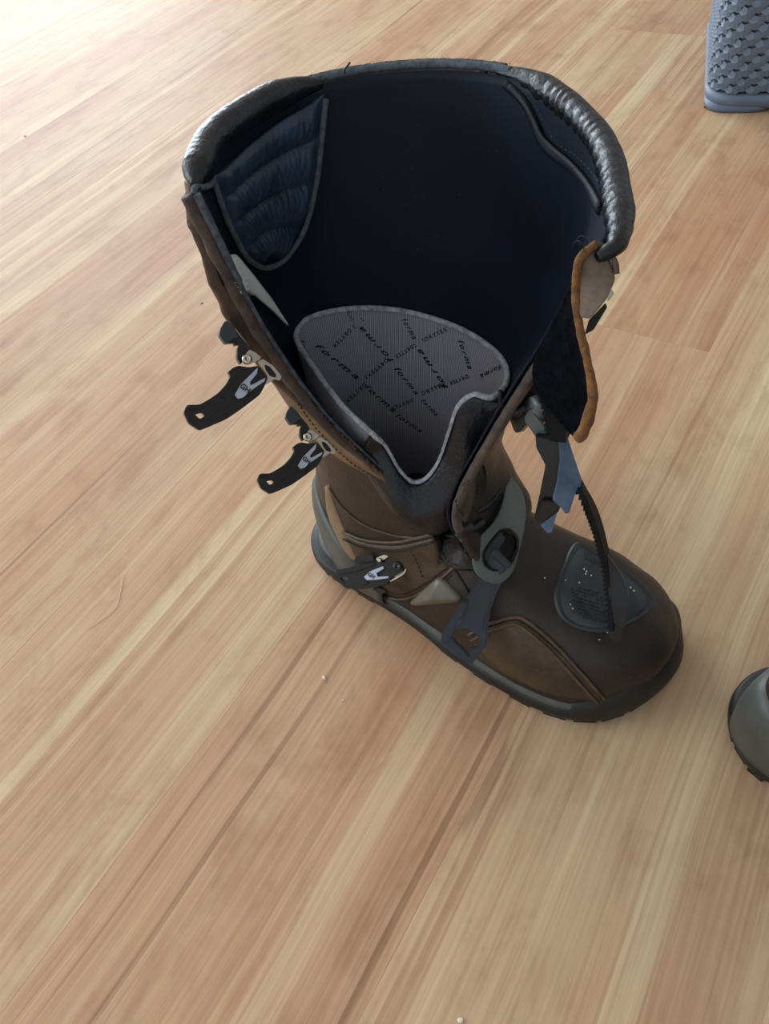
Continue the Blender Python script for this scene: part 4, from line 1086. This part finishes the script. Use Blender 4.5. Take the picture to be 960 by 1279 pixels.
# woven plastic basket
def basket():
    b = empty('woven_basket'); W, D, HT = .40, .28, .26; R = .035
    def path(s, z):                      # s: metres along the outside from the middle of the left side, over the near left corner, along the front
        g = z * .02; w2, d2 = W / 2 + g, D / 2 + g
        segs = [('l', d2 - R), ('a', R * math.pi / 2), ('l', 2 * (w2 - R)), ('a', R * math.pi / 2), ('l', 2 * (d2 - R)), ('a', R * math.pi / 2), ('l', 2 * (w2 - R)), ('a', R * math.pi / 2), ('l', d2 - R)]
        x, y, h = -w2, 0, -math.pi / 2; tot = sum(q[1] for q in segs); s = s % tot
        for k, L in segs:
            d = min(s, L)
            if k == 'l': x += math.cos(h) * d; y += math.sin(h) * d
            else:
                cx, cy = x - math.sin(h) * R, y + math.cos(h) * R; h2 = h + d / R; x = cx + math.sin(h2) * R; y = cy - math.cos(h2) * R; h = h2
            s -= d
            if s <= 1e-9: break
        return Vector((x, y, z)), Vector((math.sin(h), -math.cos(h), 0))
    TOT = 2 * (W - 2 * R) + 2 * (D - 2 * R) + 2 * math.pi * R
    n = 120
    def wall(name, prof, m):
        rows = []
        for off, z in prof:
            r = []
            for i in range(n): p, nn = path(i / n * (TOT + 8 * .02 * z), z); r.append(p + nn * off)
            rows.append(r)
        V, F = grid(rows, True); F.append(tuple(range(n))) if name == 'basket_base' else None
        o = obj(name, V, F, M[m], b); return o
    wl = wall('inner_wall', [(-.0035, .012), (-.0035, HT), (-.005, HT), (-.005, .012)], 'basket_dark')
    wall('basket_base', [(-.006, .006), (0, .006), (.004, .010), (.0055, .016), (.004, .022), (-.001, .024), (-.006, .024)], 'basket')
    wall('rim_band', [(-.004, HT - .004), (.004, HT - .002), (.006, HT + .010), (.002, HT + .018), (-.006, HT + .016), (-.006, HT - .004)], 'basket')
    for sx in (-1, 1):
        for sy in (-1, 1):
            V = []; F = []
            for z, e in ((0, .003), (.003, 0), (.010, 0)):
                for k in range(20):
                    a = 2 * math.pi * k / 20; V.append((sx * (W / 2 - .04) + math.copysign(abs(math.cos(a)) ** .6, math.cos(a)) * (.044 - e), sy * (D / 2 - .035) + math.copysign(abs(math.sin(a)) ** .6, math.sin(a)) * (.039 - e), z))
            for q in range(2):
                for j in range(20): F.append((q * 20 + j, q * 20 + (j + 1) % 20, (q + 1) * 20 + (j + 1) % 20, (q + 1) * 20 + j))
            F.append(tuple(range(20))); F.append(tuple(40 + j for j in range(20))); obj('basket_foot', V, F, M['basket'], b)
    # the weave: rows of three-armed knots, moulded in relief
    px, pz = .0252, .0092; nx = int(TOT / px); px = TOT / nx; V = []; F = []
    def piece(s0, z0, flip):
        K = 1 if not flip else -1; o = len(V); top = []; bot = []
        arms = [math.pi / 2 * K * -1, math.pi / 6 * K, math.pi * 5 / 6 * K]; arms.sort(); pts = []
        for a in arms:
            for da, r in ((-.42, .0118), (.0, .0124), (.42, .0118), (1.047, .0062)): pts.append((math.cos(a + da) * r, math.sin(a + da) * r * .86, r))
        for (x, z, r) in pts:
            zz = max(.02, z0 + z); k = (TOT + .16 * zz) / TOT; p, nn = path((s0 + x) * k, zz); V.append(p + nn * (.0002 if r > .009 else .0026)); V.append(p - nn * .0036)
        k = (TOT + .16 * z0) / TOT; p, nn = path(s0 * k, z0); V.append(p + nn * .0036); m = len(pts); c = o + 2 * m
        for i in range(m):
            j = (i + 1) % m; F.append((c, o + 2 * i, o + 2 * j)); F.append((o + 2 * i, o + 2 * i + 1, o + 2 * j + 1, o + 2 * j))
    for r in range(int((HT - .02) / pz) + 1):
        for c in range(nx):
            z = .028 + r * pz
            piece((c + .5 * (r % 2)) * px, z, False)
    obj('weave', V, F, M['basket'], b, smooth=False)['kind'] = 'stuff'
    return b
M['basket_dark'] = mat('deep_slate_plastic', s2l(30, 36, 44), .7)
bk = basket()
BYAW = math.radians(-24)
bk.rotation_euler = (0, 0, BYAW)
cr0 = Vector((.532, 1.005, 0)); bk.location = cr0 - Matrix.Rotation(BYAW, 3, 'Z') @ Vector((-.2, -.14, 0))
setp(bk, 'slate blue-grey woven plastic basket standing on the floor at the top right corner', 'basket')

# fluff, hair and crumbs on the boards
def fluff(name, px, py, r, label, cat, m='dust', st=(1.6, 1, .5), seed=1):
    rr = random.Random(seed); bm = bmesh.new(); bmesh.ops.create_icosphere(bm, subdivisions=2, radius=r)
    for v in bm.verts: v.co = Vector((v.co.x * st[0], v.co.y * st[1], v.co.z * st[2])) * (1 + .45 * noise.noise(v.co / r * 1.3 + Vector((seed, 0, 0))))
    lo = min(v.co.z for v in bm.verts)
    for v in bm.verts: v.co.z -= lo
    me = bpy.data.meshes.new(name); bm.to_mesh(me); bm.free(); me.materials.append(M[m]); o = bpy.data.objects.new(name, me); COL.objects.link(o)
    o.location = at(px, py, 0); o.rotation_euler = (0, 0, rr.uniform(0, 3)); return setp(o, label, cat)
fluff('lint_speck', 405, 847, .0012, 'larger white lint speck on the floor below the sole of the boot', 'lint', st=(.9, 1.5, .8), seed=3)
fluff('lint_speck', 428, 875, .0005, 'tiny pale lint dot on the floor just below and right of the larger speck', 'lint', seed=4)
fluff('lint_speck', 575, 1275, .0012, 'white lint speck on the floor at the very bottom edge', 'lint', st=(1.2, 1.5, .8), seed=5)
fluff('lint_speck', 31, 170, .0018, 'pale speck on the bright floor near the top left corner', 'lint', seed=6)
fluff('dark_crumb', 252, 379, .0009, 'thin dark crumb on the floor left of the upper buckle', 'crumb', 'fold', (2.2, .6, .5), 7)
fluff('bark_crumb', 881, 134, .0024, 'brown crumb on the floor at the foot of the grey basket', 'crumb', 'suede', (1.8, .8, .7), 8)
hp = crs([at(x, y, z) for x, y, z in ((110, 785, .0005), (122, 777, .0006), (136, 767, .0006), (146, 756, .0007), (149, 745, .0006), (152, 730, .0008), (154, 719, .0005))], 40)
h_ = tube('pale_hair', [p for p in hp], .00022, M['dust'], None, 5); setp(h_, 'bent pale hair lying on the floorboards left of the boot', 'hair')
hp = crs([at(x, y, z) for x, y, z in ((286, 782, .0004), (289, 786, .0004))], 3)
